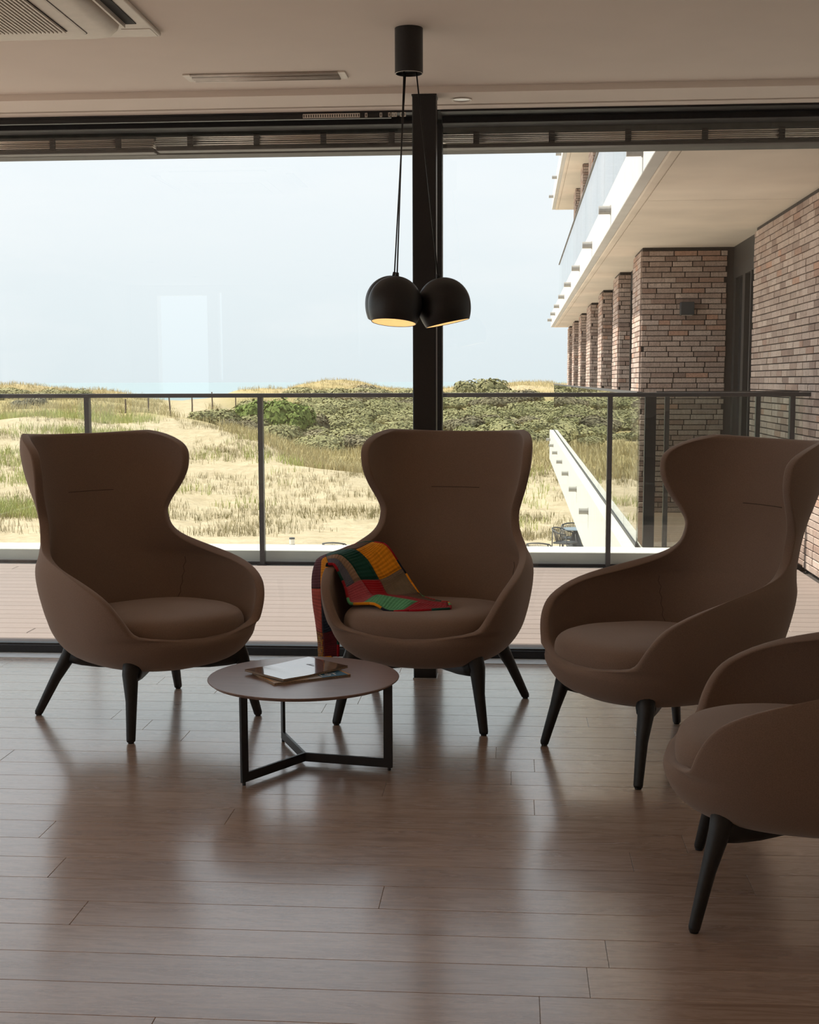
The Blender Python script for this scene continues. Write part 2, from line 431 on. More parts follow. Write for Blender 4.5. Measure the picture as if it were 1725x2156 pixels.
# ------------------------------------------------------------------ big sliding windows
ZH = 2.522   # underside of the head frame
def big_window(n, x0, x1, label):
    f = MB()
    f.box(x0, x1, YW - .045, YW + .05, .0, .042)             # bottom track
    f.box(x0, x1, YW - .06, YW + .05, ZH, 2.60)              # head
    w_ = structure(f.build('window_%d' % n, 'frame', bevel=.003), label)
    MB().box(x0, x1, YW - .004, YW + .006, .036, ZH + .01).build('pane', 'glass', w_)
    MB().box(x0, x1, 6.21, YW - .06, ZS - .012, 2.60).build('head_lining', 'black', w_)
    MB().box(x0, x1, YW - .16, YW - .045, -.012, .004).build('floor_strip', 'skystrip', w_, bevel=.002)
    MB().box(x0, x1, YW - .03, YW - .018, .042, .05).build('track_rib', 'rail', w_)
    return w_
xm0, xm1 = ony(921, 700, YW).x, ony(932, 700, YW).x
w1 = big_window(1, XL, xm0, 'tall glass pane facing the sand dune, in a dark frame')
w2 = big_window(2, xm1, XR, 'tall glass pane facing the brick wing, in a dark frame')
MB().box(xm0, xm1, YW - .05, YW + .05, 0, ZH).build('mullion', 'frame', w1)
MB().box(xm0 - .022, xm0, YW - .02, YW + .01, .04, ZH).build('gasket_strip', 'strip', w1)
structure(MB().box(XL, XR, 6.30, YW - .16, -.25, -.002).build('trim_1', 'subfloor'), 'narrow floor edge along the window')
structure(MB().box(XL - .2, XR, 6.30, 6.6, -.25, -.013).build('trim_2', 'subfloor'), 'threshold under the window track')

# ------------------------------------------------------------------ curtain track with its gliders
tr = thing('curtain_track', 'black ceiling curtain track with small white gliders above the dune window', 'curtain track', (0, 6.215, ZS))
MB().box(XL + .02, xm0 - .2, -.004, .02, -.034, -.013).build('track', 'black', tr)
gl_me = None
for px in [640 + i * 5 for i in range(24)] + [771, 802, 820, 827, 833, 845, 852]:
    x = ony(px, 237, 6.205).x
    if gl_me is None:
        g = MB(); a, b_, c = .0055, .0095, .0032
        for (p0, p1, q0, q1) in ((-a, a, -b_, -b_ + c), (-a, a, b_ - c, b_), (-a, -a + c, -b_ + c, b_ - c), (a - c, a, -b_ + c, b_ - c)):
            g.box(p0, p1, -.0015, .0015, q0, q1)
        gl_me = g.mesh('glider'); gl_me.materials.append(MAT['white'])
    o = place('glider', gl_me, None, tr); o.location = (x, -.0062, -.0215)

# ------------------------------------------------------------------ exterior fascia, blinds
structure(MB().box(XL, XR - .35, 6.66, 6.78, 2.455, 3.4).build('trim_3', 'fascia'), 'grey green fascia panel above the outside of the windows')
structure(MB().box(XL, XR - .35, 6.44, 6.66, 2.60, 2.66).build('trim_4', 'fascia'), 'underside of the blind box outside the windows')
structure(MB().box(XL - .2, XR + .2, YB - .2, 6.78, 2.80, 3.4).build('roof', 'fascia'), 'roof slab over the lounge')
def blind(x0, x1, zb, label, straps):
    t_ = thing('venetian_blind', label, 'blind', ((x0 + x1) / 2, 6.56, zb), 0, 'raised outdoor venetian blinds')
    L = x1 - x0
    me = None
    for i in range(5):
        if me is None:
            g = MB(); g.box(-L / 2, L / 2, -.034, .034, -.0008, .0008)
            for yy_ in (-.034, .034): g.tube([(-L / 2, yy_, 0), (L / 2, yy_, 0)], .0042, 8)
            me = g.mesh('slat'); me.materials.append(MAT['slat']); me.polygons.foreach_set('use_smooth', [True] * len(me.polygons))
        o = place('slat', me, None, t_); o.location = (rnd.uniform(-.002, .002), rnd.uniform(-.003, .003), .027 + i * .0088); o.rotation_euler = (rnd.uniform(-.03, .03), 0, 0)
    MB().box(-L / 2, L / 2, -.036, .036, 0, .02).build('bottom_rail', 'doorframe', t_, bevel=.004)
    for xs in straps:
        g = MB(); g.box(xs - .014, xs + .014, -.043, -.0395, .012, .072)
        for k in range(5): g.box(xs - .012, xs + .012, -.047, -.043, .02 + k * .0105, .026 + k * .0105)
        o = g.build('ladder_tape', 'grilledark', t_)
def bx_(px): return ony(px, 300, 6.515).x
for (pa, pb, zb, lab, st) in ((-330, 322, 2.446, 'raised silver venetian blind hanging lower, ending before the dune view', (-170, -30, 110, 249)),
                              (327, 918, 2.452, 'raised silver venetian blind above the pendant lamp and steel column', (400, 540, 681, 825)),
                              (931, 2050, 2.443, 'raised silver venetian blind in front of the brick wing view', (1003, 1162, 1323, 1485, 1647, 1810))):
    x0, x1 = bx_(pa), bx_(pb); c = (x0 + x1) / 2
    blind(x0, x1, zb, lab, [bx_(s) - c for s in st])

# ------------------------------------------------------------------ steel column
cx_ = (onz(871, 1430).x + onz(919, 1430).x) / 2
c_ = thing('steel_column', 'black square steel column standing behind the middle armchair', 'column', (cx_, 5.94, 0))
MB().box(-.0515, .0515, -.0515, .0515, 0, ZS).build('shaft', 'black', c_, bevel=.006, seg=3)
MB().box(-.054, .054, -.054, .054, 0, .006).build('foot_trim', 'strip', c_)
MB().box(-.054, .054, -.054, .054, ZS - .006, ZS).build('head_trim', 'black', c_)

# ------------------------------------------------------------------ ceiling fittings
# linear slot diffuser
p0 = onz(385, 157, ZC); p1 = onz(728, 152, ZC); y0_, y1_ = onz(500, 153.5, ZC).y, onz(500, 167.5, ZC).y
y0_, y1_ = min(y0_, y1_), max(y0_, y1_)
sl = thing('slot_diffuser', 'long narrow metal slot diffuser set into the ceiling', 'air vent', ((p0.x + p1.x) / 2, (y0_ + y1_) / 2, ZC))
L = p1.x - p0.x; D = y1_ - y0_
MB().box(-L / 2 + .03, L / 2 - .03, -D / 2 + .004, D / 2 - .004, -.0005, .0).build('dark_slot', 'grilledark', sl)
for s in (-1, 1):
    MB().box(min(s * L / 2, s * (L / 2 - .03)), max(s * L / 2, s * (L / 2 - .03)), -D / 2, D / 2, -.006, 0).build('end_cap', 'white', sl, bevel=.001)
for k, yy in enumerate((-D / 2 + .008, -D * .08, D * .12, D / 2 - .010)):
    MB().tube([(-L / 2 + .03, yy, -.005), (L / 2 - .03, yy, -.005)], (.0065 if k in (0, 3) else .008), 8, flat=1.0).build('blade', 'whitedull', sl, smooth=True)
# recessed downlight
dp = onz(972, 209, ZS)
dl = thing('downlight', 'small round recessed downlight beside the steel column', 'downlight', (dp.x, dp.y, ZS))
MB().lathe([(.046, 0), (.046, -.004), (.040, -.005), (.036, -.001)], 32).build('ring', 'whitedull', dl, smooth=True)
MB().lathe([(.036, -.001), (.030, -.0005), (.001, -.0005)], 32).build('reflector', 'strip', dl, smooth=True)

# lit downlights added behind the camera to brighten the room
for (x, y) in ((-3.8, -3.2), (-2.2, -3.2), (-.6, -3.2), (-3.8, -1.2), (-2.2, -1.2), (-.6, -1.2)):
    d_ = thing('downlight', 'added fill downlight brightening the lounge from behind', 'downlight', (x, y, ZC), 0, 'added fill lights at the back of the lounge')
    MB().lathe([(.052, 0), (.052, -.004), (.044, -.005), (.040, -.001)], 24).build('ring', 'whitedull', d_, smooth=True)
    MB().lathe([(.040, -.001), (.030, -.0004), (.001, -.0004)], 24).build('reflector', 'strip', d_, smooth=True)
    ld = bpy.data.lights.new('fill_spot', 'SPOT'); ld.energy = 30; ld.color = (1.0, .80, .58); ld.spot_size = R(105); ld.spot_blend = .7; ld.shadow_soft_size = .04
    lo = bpy.data.objects.new('fill_spot', ld); col.objects.link(lo); lo.parent = d_; lo.location = (0, 0, -.03)

# ceiling cassette
ac0 = onz(340, 75, ZC - .012)
ac = thing('ceiling_cassette', 'white square ceiling air conditioning cassette with slatted grille', 'air conditioner', (ac0.x - .475, ac0.y - .475, ZC))
S = .475
MB().box(-S, S, -S, S, -.016, 0).build('surround_panel', 'white', ac, bevel=.006, seg=3)
def rsq(a, r, z, n=10):
    out = []
    for (sx_, sy_, a0) in ((1, 1, 0), (-1, 1, 90), (-1, -1, 180), (1, -1, 270)):
        for k in range(n + 1):
            an = R(a0 + 90 * k / n); out.append((sx_ * (a - r) + r * math.cos(an), sy_ * (a - r) + r * math.sin(an), z))
    return out
def loft(rings, cap=True):
    b = MB(); n = len(rings[0])
    vs_ = [p for r in rings for p in r]; fs = []
    for i in range(len(rings) - 1):
        for k in range(n): fs.append((i * n + k, i * n + (k + 1) % n, (i + 1) * n + (k + 1) % n, (i + 1) * n + k))
    if cap: fs.append(tuple((len(rings) - 1) * n + k for k in range(n)))
    return b.add(vs_, fs)
loft([rsq(.375, .10, -.016), rsq(.372, .10, -.03), rsq(.355, .09, -.048), rsq(.33, .08, -.052), rsq(.25, .02, -.053)]).build('centre_panel', 'white', ac, smooth=True)
MB().add(rsq(.272, .02, -.0536), [tuple(range(44))]).build('access_line', 'grilledark', ac)
loft([rsq(.269, .02, -.0530), rsq(.269, .02, -.0545), rsq(.262, .02, -.056), rsq(.21, .02, -.056)]).build('grille_frame', 'white', ac, smooth=False)
MB().box(-.215, .215, -.215, .215, -.0575, -.0565).build('grille_shadow', 'grilledark', ac)
gm = None
for k in range(30):
    if gm is None:
        gm = MB().box(-.0032, .0032, -.213, .213, -.064, -.0575).mesh('grille_slat'); gm.materials.append(MAT['white'])
    o = place('grille_slat', gm, None, ac); o.location.x = -.208 + k * .01434
for (rz_,) in ((0,), (90,), (180,), (270,)):
    o = MB().box(.385, .435, -.29, .29, -.0185, -.0162).build('air_slot', 'grilledark', ac); o.rotation_euler.z = R(rz_)
    q = MB().add([(.392, -.28, -.026), (.398, -.28, -.030), (.398, .28, -.030), (.392, .28, -.026), (.420, -.28, -.021), (.420, .28, -.021)], [(0, 1, 2, 3), (0, 3, 5, 4)])
    q = MB().box(.391, .399, -.28, .28, -.034, -.0185).build('louvre_flap', 'white', ac); q.rotation_euler.z = R(rz_)
for (sx_, sy_) in ((1, 1), (-1, 1), (-1, -1), (1, -1)):
    MB().box(min(sx_ * .36, sx_ * .465), max(sx_ * .36, sx_ * .465), min(sy_ * .36, sy_ * .465), max(sy_ * .36, sy_ * .465), -.0175, -.016).build('corner_cover', 'white', ac, bevel=.0008)

# ================================================================== terrace
deck = structure(MB().box(-7, 2.2, 6.44, 9.64, -.3, -.03).build('terrace_deck', 'mortar'), 'weathered timber terrace deck outside the windows')
row = 0; y = 6.45
dm = {}
def board_mesh(L, wdt, m_):
    k = (round(L, 2), round(wdt, 3), m_)
    if k not in dm:
        dm[k] = MB().cbox(-L / 2 + .0015, L / 2 - .0015, -wdt / 2, wdt / 2, -.03, 0, .003).mesh('board'); dm[k].materials.append(MAT[m_])
    return dm[k]
while y + .14 < 9.66:
    x = -7 + [0, -1.7, -.6, -2.4][row % 4]
    while x < 2.04:
        x1 = min(x + 3.4, 2.04); xa = max(x, -7)
        if x1 - xa > .1:
            L = round(x1 - xa, 2); o = place('board', board_mesh(L, .1305, 'deck'), None, deck); o.location = (xa + L / 2, y + .07, 0)
        x += 3.4
    y += .1415; row += 1
sd_ = structure(MB().box(-11, -7.0, -4.8, 9.64, -.3, -.03).box(-7.0, XL - .25, -4.8, 6.44, -.3, -.03).build('bounce_deck', 'subfloor'), 'added timber deck bouncing sunlight into the lounge')  # out-of-view deck added to bounce sun onto the ceiling
sb = MB(); y = -4.7
while y + .14 < 9.66:
    sb.cbox(-11, -7.01 if y > 6.4 else XL - .26, y, y + .134, -.03, 0, .003); y += .1415
tag(sb.build('board_run', 'deck', sd_), kind='stuff')
structure(MB().box(-8, 2.04, 9.66, 9.99, -.75, .10).build('parapet', 'parapet', bevel=.006), 'low white rendered parapet at the edge of the terrace')

rl = thing('terrace_railing', 'dark metal and glass railing along the edge of the timber terrace', 'railing', (0, 9.60, 0))
MB().box(-7.5, 2.118, -.03, .03, 1.224, 1.254).build('handrail', 'rail', rl, bevel=.003)
MB().box(-7.5, 2.04, -.012, .012, 0.0, .022).build('bottom_channel', 'frame', rl)
posts = [-3.107 - 2 * 1.2725, -3.107 - 1.2725, -3.107, -1.822, -.562, .697, 1.970]
pm = MB().box(-.017, .017, -.03, .03, 0, 1.224).mesh('post'); pm.materials.append(MAT['rail'])
bm_ = MB().box(-.035, .035, -.05, .05, 0, .008).mesh('base_plate'); bm_.materials.append(MAT['frame'])
for i, x in enumerate(posts):
    o = place('post', pm, None, rl); o.location.x = x
    q = place('base_plate', bm_, None, o)
    a = x + .018; e = posts[i + 1] - .018 if i + 1 < len(posts) else 2.045
    MB().box(a, e, -.005, .005, .03, 1.224).build('glass_panel', 'railglass', rl)
MB().box(-7.5, posts[0] - .018, -.005, .005, .03, 1.224).build('glass_panel', 'railglass', rl)

# ------------------------------------------------------------------ brick work
BP = .0525            # course pitch
def brick_box(L, depth=.02, h=BP - .007):
    """one brick lying along +x, face towards -y, chamfered arrises"""
    c = .003
    g = MB()
    a = [(0, 0, 0), (L, 0, 0), (L, 0, h), (0, 0, h)]
    o = [(0, -depth + c, 0), (L, -depth + c, 0), (L, -depth + c, h), (0, -depth + c, h)]
    f = [(c, -depth, c), (L - c, -depth, c), (L - c, -depth, h - c), (c, -depth, h - c)]
    fs = [(8, 9, 10, 11)]
    for i in range(4):
        j = (i + 1) % 4; fs += [(i, j, j + 4, i + 4), (i + 4, j + 4, j + 8, i + 8)]
    return g.add(a + o + f, fs)
bmesh_cache = {}
def brick_layout(length, z0, z1, seed):
    r = random.Random(seed); out = []
    n = int((z1 - z0) / BP)
    for k in range(n):
        s = -[.0, .115, .06, .17][k % 4] - r.uniform(0, .05)
        while s < length:
            L = r.choice((.20, .23, .23, .25, .115))
            a, e = max(s, 0), min(s + L, length)
            if e - a > .03: out.append((a, e - .006, z0 + k * BP))
            s += L
    return out
def brick_face(parent, origin, rz, length, z0, z1, seed, keep, key=None):
    """bricks on a wall face: 'keep' largest become objects, the rest one joined run"""
    lay = brick_layout(length, z0, z1, seed)
    order = sorted(range(len(lay)), key=(lambda i: key(lay[i])) if key else (lambda i: i))
    singles = set(order[:keep]); M_ = Matrix.Translation(origin) @ Matrix.Rotation(rz, 4, 'Z')
    run = MB(); tones = []
    r = random.Random(seed + 1)
    for i, (a, e, z) in enumerate(lay):
        L = round(e - a, 2); dep = r.uniform(-.0025, .0025)
        if i in singles:
            if L not in bmesh_cache:
                bmesh_cache[L] = brick_box(L).mesh('brick'); bmesh_cache[L].materials.append(MAT['brick'])
            o = place('brick', bmesh_cache[L], None, parent)
            o.matrix_local = M_ @ Matrix.Translation((a, dep, z))
        else:
            g = brick_box(L); n0 = len(g.f)
            run.add([M_ @ (Vector(v) + Vector((a, dep, z))) for v in g.v], g.f)
            tn = r.random(); tones += [tn] * len(g.v)
    if run.v:
        o = run.build('brick_run', 'brickattr', parent); tag(o, kind='stuff')
        at_ = o.data.attributes.new('tone', 'FLOAT', 'POINT'); at_.data.foreach_set('value', tones)
TILT = R(-.3)
ZSOF = 2.66
# terrace side wall, running away from the room
wt_ = MB().box(2.06, 2.36, 6.8, 12.05, -.7, ZSOF).build('wall_terrace', 'mortar')
structure(wt_, 'mottled brown brick wall beside the terrace'); wt_.rotation_euler.z = TILT
brick_face(wt_, (2.06, 12.05, 0), R(-90), 3.9, 0.002, ZSOF, 3, 300, key=lambda b: -(b[0]) + (0 if b[2] > .9 else 3))

wing = thing('brick_wing', 'brown brick building wing with piers and dark windows under the balconies', 'building', (0, 0, 0), TILT)
PX = 1.225
def pier(y0, y1, faceL, front_keep, z0=0.0, z1=ZSOF, xr=None, seed=11):
    c = MB().box(PX + .001, 3.0, y0 + .001, y1, z0 - .1, z1).build('pier', 'mortar', wing)
    brick_face(c, (PX, y0, 0), 0, faceL, z0 + .002, z1, seed, front_keep)
    brick_face(c, (PX, y1, 0), R(-90), y1 - y0 + .02, z0 + .002, z1, seed + 5, 0)
    return c
pier(13.72, 14.62, .84, 300, seed=21)
for i, (a, e) in enumerate(((16.75, 17.65), (20.0, 20.9), (23.2, 24.5), (26.75, 27.7), (30.1, 31.0), (33.0, 34.0))):
    pier(a, e, .16, 0, seed=40 + 7 * i)
for (a, e) in ((14.62, 16.75), (17.65, 20.0), (20.9, 23.2), (24.5, 26.75), (27.7, 30.1), (31.0, 33.0)):
    wp = MB()
    x = PX + .13
    wp.box(x, x + .07, a, a + .09, 0, ZSOF); wp.box(x, x + .07, e - .09, e, 0, ZSOF); wp.box(x, x + .07, a, e, 2.42, ZSOF); wp.box(x, x + .07, a, e, 0, .08)
    wp.box(x, x + .07, (a + e) / 2 - .04, (a + e) / 2 + .04, .08, 2.42)
    wo_ = wp.build('window_frame', 'doorframe', wing)
    MB().box(x + .03, x + .05, a + .09, e - .09, .08, 2.42).build('pane', 'darkglass', wo_)
# upper storey piers above the balcony slab
for i, (a, e) in enumerate(((20.0, 20.9), (23.2, 24.5), (26.75, 27.7), (30.1, 31.0))):
    pier(a, e, .16, 0, 3.0, 5.53, seed=140 + 7 * i)
MB().box(PX + .16, 3.0, 13.8, 34, 2.99, 5.53).build('upper_glazing', 'darkglass', wing)
# glazed door in the recess
dr = MB(); x = 2.13
dr.box(x, x + .1, 12.05, 12.15, 0, ZSOF); dr.box(x, x + .1, 13.58, 13.72, 0, ZSOF); dr.box(x, x + .1, 12.05, 13.72, 0, .08)
do = dr.build('door_frame', 'doorframe', wing)
MB().box(x - .005, x + .08, 12.06, 13.71, 2.34, ZSOF).build('transom_panel', 'doorframe', do)
MB().box(x + .04, x + .06, 12.15, 13.58, .08, 2.34).build('pane', 'darkglass', do)
MB().box(x - .02, x + .04, 12.58, 12.62, .08, 2.34).build('door_stile', 'rail', do)
MB().box(x - .01, x + .05, 12.98, 13.12, .08, 2.34).build('door_stile', 'doorframe', do)
# wall lamp on the front pier
lp = ony(1443, 652, 13.77)
wl = thing('wall_lamp', 'small square dark wall lamp on the brick pier', 'wall lamp', (lp.x, 13.70, lp.z))
MB().box(-.055, .055, -.012, 0, -.06, .06).build('back_plate', 'greymetal', wl, bevel=.002)
lb = MB().box(-.066, .066, -.13, -.012, -.062, .066).build('housing', 'greymetal', wl, bevel=.004)
MB().box(-.05, .05, -.115, -.03, -.066, -.0625).build('lens', 'whitedull', lb)

# balcony slabs
def slab(name, label, z0, z1, y0, y1, spouts, sz, x1=2.3, panels=True):
    s_ = thing(name, label, 'balcony', (0, 0, 0), TILT)
    MB().box(.78, .86, y0, y1, z0, z1).build('edge_beam', 'concrete', s_, bevel=.006)
    MB().box(.86, .93, y0, y1, z0 - .006, z1 - .02).build('drip_edge', 'soffit', s_, bevel=.012)
    yy = y0
    while yy < y1 - .05:                    # soffit panels with fine joints
        e = min(yy + 3.35, y1); MB().box(.93, x1, yy + .004, e - .004, z0 - .004, z1 - .04).build('soffit_panel', 'soffit', s_); yy = e
    sm = MB().tube([(0, 0, 0), (-.11, 0, 0)], .036, 14); 
    sm.tube([(-.002, 0, 0), (-.012, 0, 0)], .043, 14)
    me = sm.mesh('drain_spout'); me.materials.append(MAT['spout'])
    for yy in spouts:
        o = place('drain_spout', me, None, s_); o.location = (.785, yy, sz)
    return s_
slab('balcony_slab', 'white balcony slab with round drain spouts directly above the gallery', ZSOF, 2.99, 6.82, 33.8, [8.85 + 3.0 * k for k in range(9)], 2.80)
slab('balcony_slab', 'uppermost white balcony slab above the glass balustrade', 5.53, 5.86, 14.0, 33.8, [17.5 + 3.0 * k for k in range(6)], 5.68)
g_ = thing('gallery_slab', 'white concrete gallery edge with drain spouts running towards the dune', 'balcony', (0, 0, 0), TILT)
MB().box(.78, .93, 9.995, 34.0, -.63, .10).build('upstand', 'concrete', g_, bevel=.005)
MB().box(.93, 3.0, 9.995, 34.0, -.60, -.04).build('slab', 'concrete', g_)
sm = MB().tube([(0, 0, 0), (-.11, 0, 0)], .034, 14); sm.tube([(-.002, 0, 0), (-.012, 0, 0)], .042, 14)
me = sm.mesh('drain_spout'); me.materials.append(MAT['spout'])
for k in range(7):
    o = place('drain_spout', me, None, g_); o.location = (.785, 14.9 + 3.05 * k, -.11)
dk = structure(MB().box(.931, 2.06, 10.0, 13.72, -.039, -.03).build('gallery_deck', 'mortar'), 'warm timber deck of the gallery behind the glass screen'); dk.rotation_euler.z = TILT
yy = 10.02
while yy < 13.6:
    o = place('board', board_mesh(1.12, .134, 'deckwarm_shade'), None, dk); o.location = (.94 + .56, yy + .067, 0); yy += .1415
dk2 = MB()
yy = 13.75
while yy < 33.8: dk2.cbox(.95, PX + .12, yy, yy + .134, -.03, 0, .003); yy += .1415
tag(dk2.build('board_run', 'deckwarm_shade', dk), kind='stuff')

def balustrade(name, label, x, y0, y1, z0, z1, step, rail='rail'):
    b_ = thing(name, label, 'railing', (0, 0, 0), TILT)
    MB().box(x - .018, x + .022, y0, y1, z1, z1 + .022).build('handrail', rail, b_)
    MB().box(x - .012, x + .012, y0, y1, z0 - .01, z0 + .02).build('bottom_channel', 'frame', b_)
    n = max(1, int(round((y1 - y0) / step))); st = (y1 - y0) / n
    gm_ = MB().box(-.006, .006, .008, st - .008, z0 + .02, z1).mesh('glass_panel'); gm_.materials.append(MAT['railglass'])
    for k in range(n):
        o = place('glass_panel', gm_, None, b_); o.location = (x, y0 + k * st, 0)
    return b_
b1 = balustrade('gallery_balustrade', 'glass balustrade standing on the white gallery edge', .885, 9.97, 34.0, .11, 1.235, 1.2)
balustrade('balcony_balustrade', 'blue tinted glass balustrade of the balcony above the gallery', .97, 7.0, 33.6, 2.99, 4.17, 1.5)
MB().box(.93, 1.01, 9.97, 10.03, .09, 1.235).build('end_post', 'frame', b1)
sc = thing('glass_screen', 'glass screen with slim dark posts across the end of the gallery', 'railing', (0, 0, 0), TILT)
MB().box(1.012, 2.06, 9.985, 10.015, 1.235, 1.26).build('handrail', 'rail', sc)
MB().box(1.02, 2.06, 9.99, 10.01, .05, .10).build('bottom_channel', 'frame', sc)
xs_ = [1.075, 1.735]
for x in xs_: MB().box(x, x + .033, 9.985, 10.03, .0, 1.235).build('post', 'rail', sc)
for (a, e) in ((1.012, 1.073), (1.11, 1.733), (1.77, 2.055)): MB().box(a, e, 9.995, 10.005, .10, 1.235).build('glass_panel', 'railglass', sc)

# ================================================================== dunes and sea
cols = [-420, 0, 190, 350, 430, 520, 690, 860, 1000, 1160, 1500, 1950]
prof = {   # (distance, image row) pairs along each direction; rows turned into heights
 -420: [(38, 1148), (46, 1085), (58, 985), (70, 900), (85, 862), (110, 845), (150, 812)],
 0:    [(38, 1148), (46, 1080), (58, 975), (70, 900), (85, 866), (110, 842), (150, 815)],
 190:  [(38, 1148), (47, 1075), (58, 985), (70, 905), (85, 868), (110, 846), (150, 818)],
 350:  [(38, 1148), (47, 1082), (58, 1000), (68, 925), (77, 886), (88, 878), (105, 862), (150, 848)],
 430:  [(38, 1148), (47, 1090), (57, 1012), (66, 948), (73, 900), (84, 893), (105, 862), (150, 845)],
 520:  [(38, 1148), (46, 1095), (55, 1030), (63, 965), (69, 928), (80, 920), (110, 880), (160, 830)],
 690:  [(38, 1148), (45, 1110), (53, 1050), (61, 988), (72, 966), (84, 935), (120, 880), (210, 806)],
 860:  [(38, 1148), (45, 1115), (53, 1060), (61, 1000), (72, 965), (84, 930), (120, 880), (210, 818)],
 1000: [(38, 1148), (45, 1118), (53, 1065), (61, 1010), (72, 965), (84, 925), (120, 880), (210, 812)],
 1160: [(38, 1148), (45, 1118), (53, 1060), (61, 1000), (72, 950), (84, 915), (120, 870), (210, 803)],
 1500: [(38, 1148), (45, 1118), (53, 1060), (61, 1000), (72, 950), (84, 915), (120, 870), (210, 803)],
 1950: [(38, 1148), (45, 1118), (53, 1060), (61, 1000), (72, 950), (84, 915), (120, 870), (210, 803)],
}
DS = np.concatenate([np.linspace(36, 90, 110), np.geomspace(91, 330, 90)])
CS = np.linspace(-420, 1950, 240)
Zc = []
for c in cols:
    pr = prof[c]; d = [30.0, 36.0] + [p[0] for p in pr]; z = [-3.3, -3.3] + [EYE - (p[1] - 802) / 2800 * p[0] for p in pr]
    d += [pr[-1][0] * 1.25, pr[-1][0] * 1.6, 420]; z += [z[-1] - 3, -8, -9]
    Zc.append(catmull(d, z, DS))
Zc = np.array(Zc)
ZZ = np.array([catmull(cols, Zc[:, j], CS) for j in range(len(DS))])       # [D, C]
dirs = np.array([(ray(c, 802).x / ray(c, 802).y) for c in CS])
# natural lumps
def vnoise(x, y, s):
    r_ = np.random.RandomState(s); g = r_.rand(64, 64)
    xi = np.floor(x).astype(int); yi = np.floor(y).astype(int); fx = x - xi; fy = y - yi
    fx = fx * fx * (3 - 2 * fx); fy = fy * fy * (3 - 2 * fy)
    a = g[xi % 64, yi % 64]; b = g[(xi + 1) % 64, yi % 64]; c = g[xi % 64, (yi + 1) % 64]; d = g[(xi + 1) % 64, (yi + 1) % 64]
    return (a * (1 - fx) + b * fx) * (1 - fy) + (c * (1 - fx) + d * fx) * fy
XX = dirs[None, :] * DS[:, None]; YY = np.repeat(DS[:, None], len(CS), 1)
amp = np.clip((YY - 40) / 30, 0, 1)
ZZ = ZZ + amp * ((vnoise(XX * .22 + 9, YY * .22, 1) - .5) * .5 + (vnoise(XX * .7, YY * .7 + 5, 2) - .5) * .22) + np.clip((YY - 100) / 60, 0, 1) * (vnoise(XX * .12, YY * .05 + 5, 3) - .5) * 1.3
def ground(px, D):
    i = np.clip(np.searchsorted(DS, D) - 1, 0, len(DS) - 2); j = np.clip(np.searchsorted(CS, px) - 1, 0, len(CS) - 2)
    u = (D - DS[i]) / (DS[i + 1] - DS[i]); v = (px - CS[j]) / (CS[j + 1] - CS[j])
    return (ZZ[i, j] * (1 - u) + ZZ[i + 1, j] * u) * (1 - v) + (ZZ[i, j + 1] * (1 - u) + ZZ[i + 1, j + 1] * u) * v
def dirx(px): return ray(px, 802).x / ray(px, 802).y
nD, nC = ZZ.shape
dv = [(float(XX[i, j]), float(YY[i, j]), float(ZZ[i, j])) for i in range(nD) for j in range(nC)]
df = [(i * nC + j, i * nC + j + 1, (i + 1) * nC + j + 1, (i + 1) * nC + j) for i in range(nD - 1) for j in range(nC - 1)]
dn = MB().add(dv, df).build('dunes', 'sand', smooth=True)
structure(dn, 'pale sand dunes rising beyond the terrace')
# where plants grow on the sand
lump = vnoise(XX * .12, YY * .12, 8)
CC = np.repeat(CS[None, :], nD, 0)
crest = np.interp(CC, [0, 190, 350, 430, 520, 690, 860, 1160], [74, 74, 78, 75, 70, 62, 62, 64])
VEG = np.clip((YY - crest) / 4, 0, 1) * np.clip(1.6 - lump * 1.2, .35, 1)
pathm = np.exp(-((CC - 400) / 75) ** 2) * np.clip((YY - 82) / 8, 0, 1)
VEG = np.clip(VEG * (1 - pathm), 0, 1)
at_ = dn.data.attributes.new('veg', 'FLOAT', 'POINT'); at_.data.foreach_set('value', VEG.ravel().astype(float).tolist())
structure(MB().box(-60, 60, -15, 37.5, -3.6, -3.3).build('patio_ground', 'patio'), 'pale paved ground below the terrace')
structure(MB().add([(-9000, 250, -9), (9000, 250, -9), (9000, 15000, -9), (-9000, 15000, -9), (-9000, 250, -12), (9000, 250, -12), (9000, 15000, -12), (-9000, 15000, -12)],
                   [(0, 1, 2, 3), (4, 7, 6, 5), (0, 4, 5, 1), (1, 5, 6, 2), (2, 6, 7, 3), (3, 7, 4, 0)]).build('sea', 'sea'), 'hazy blue grey sea beyond the dunes')

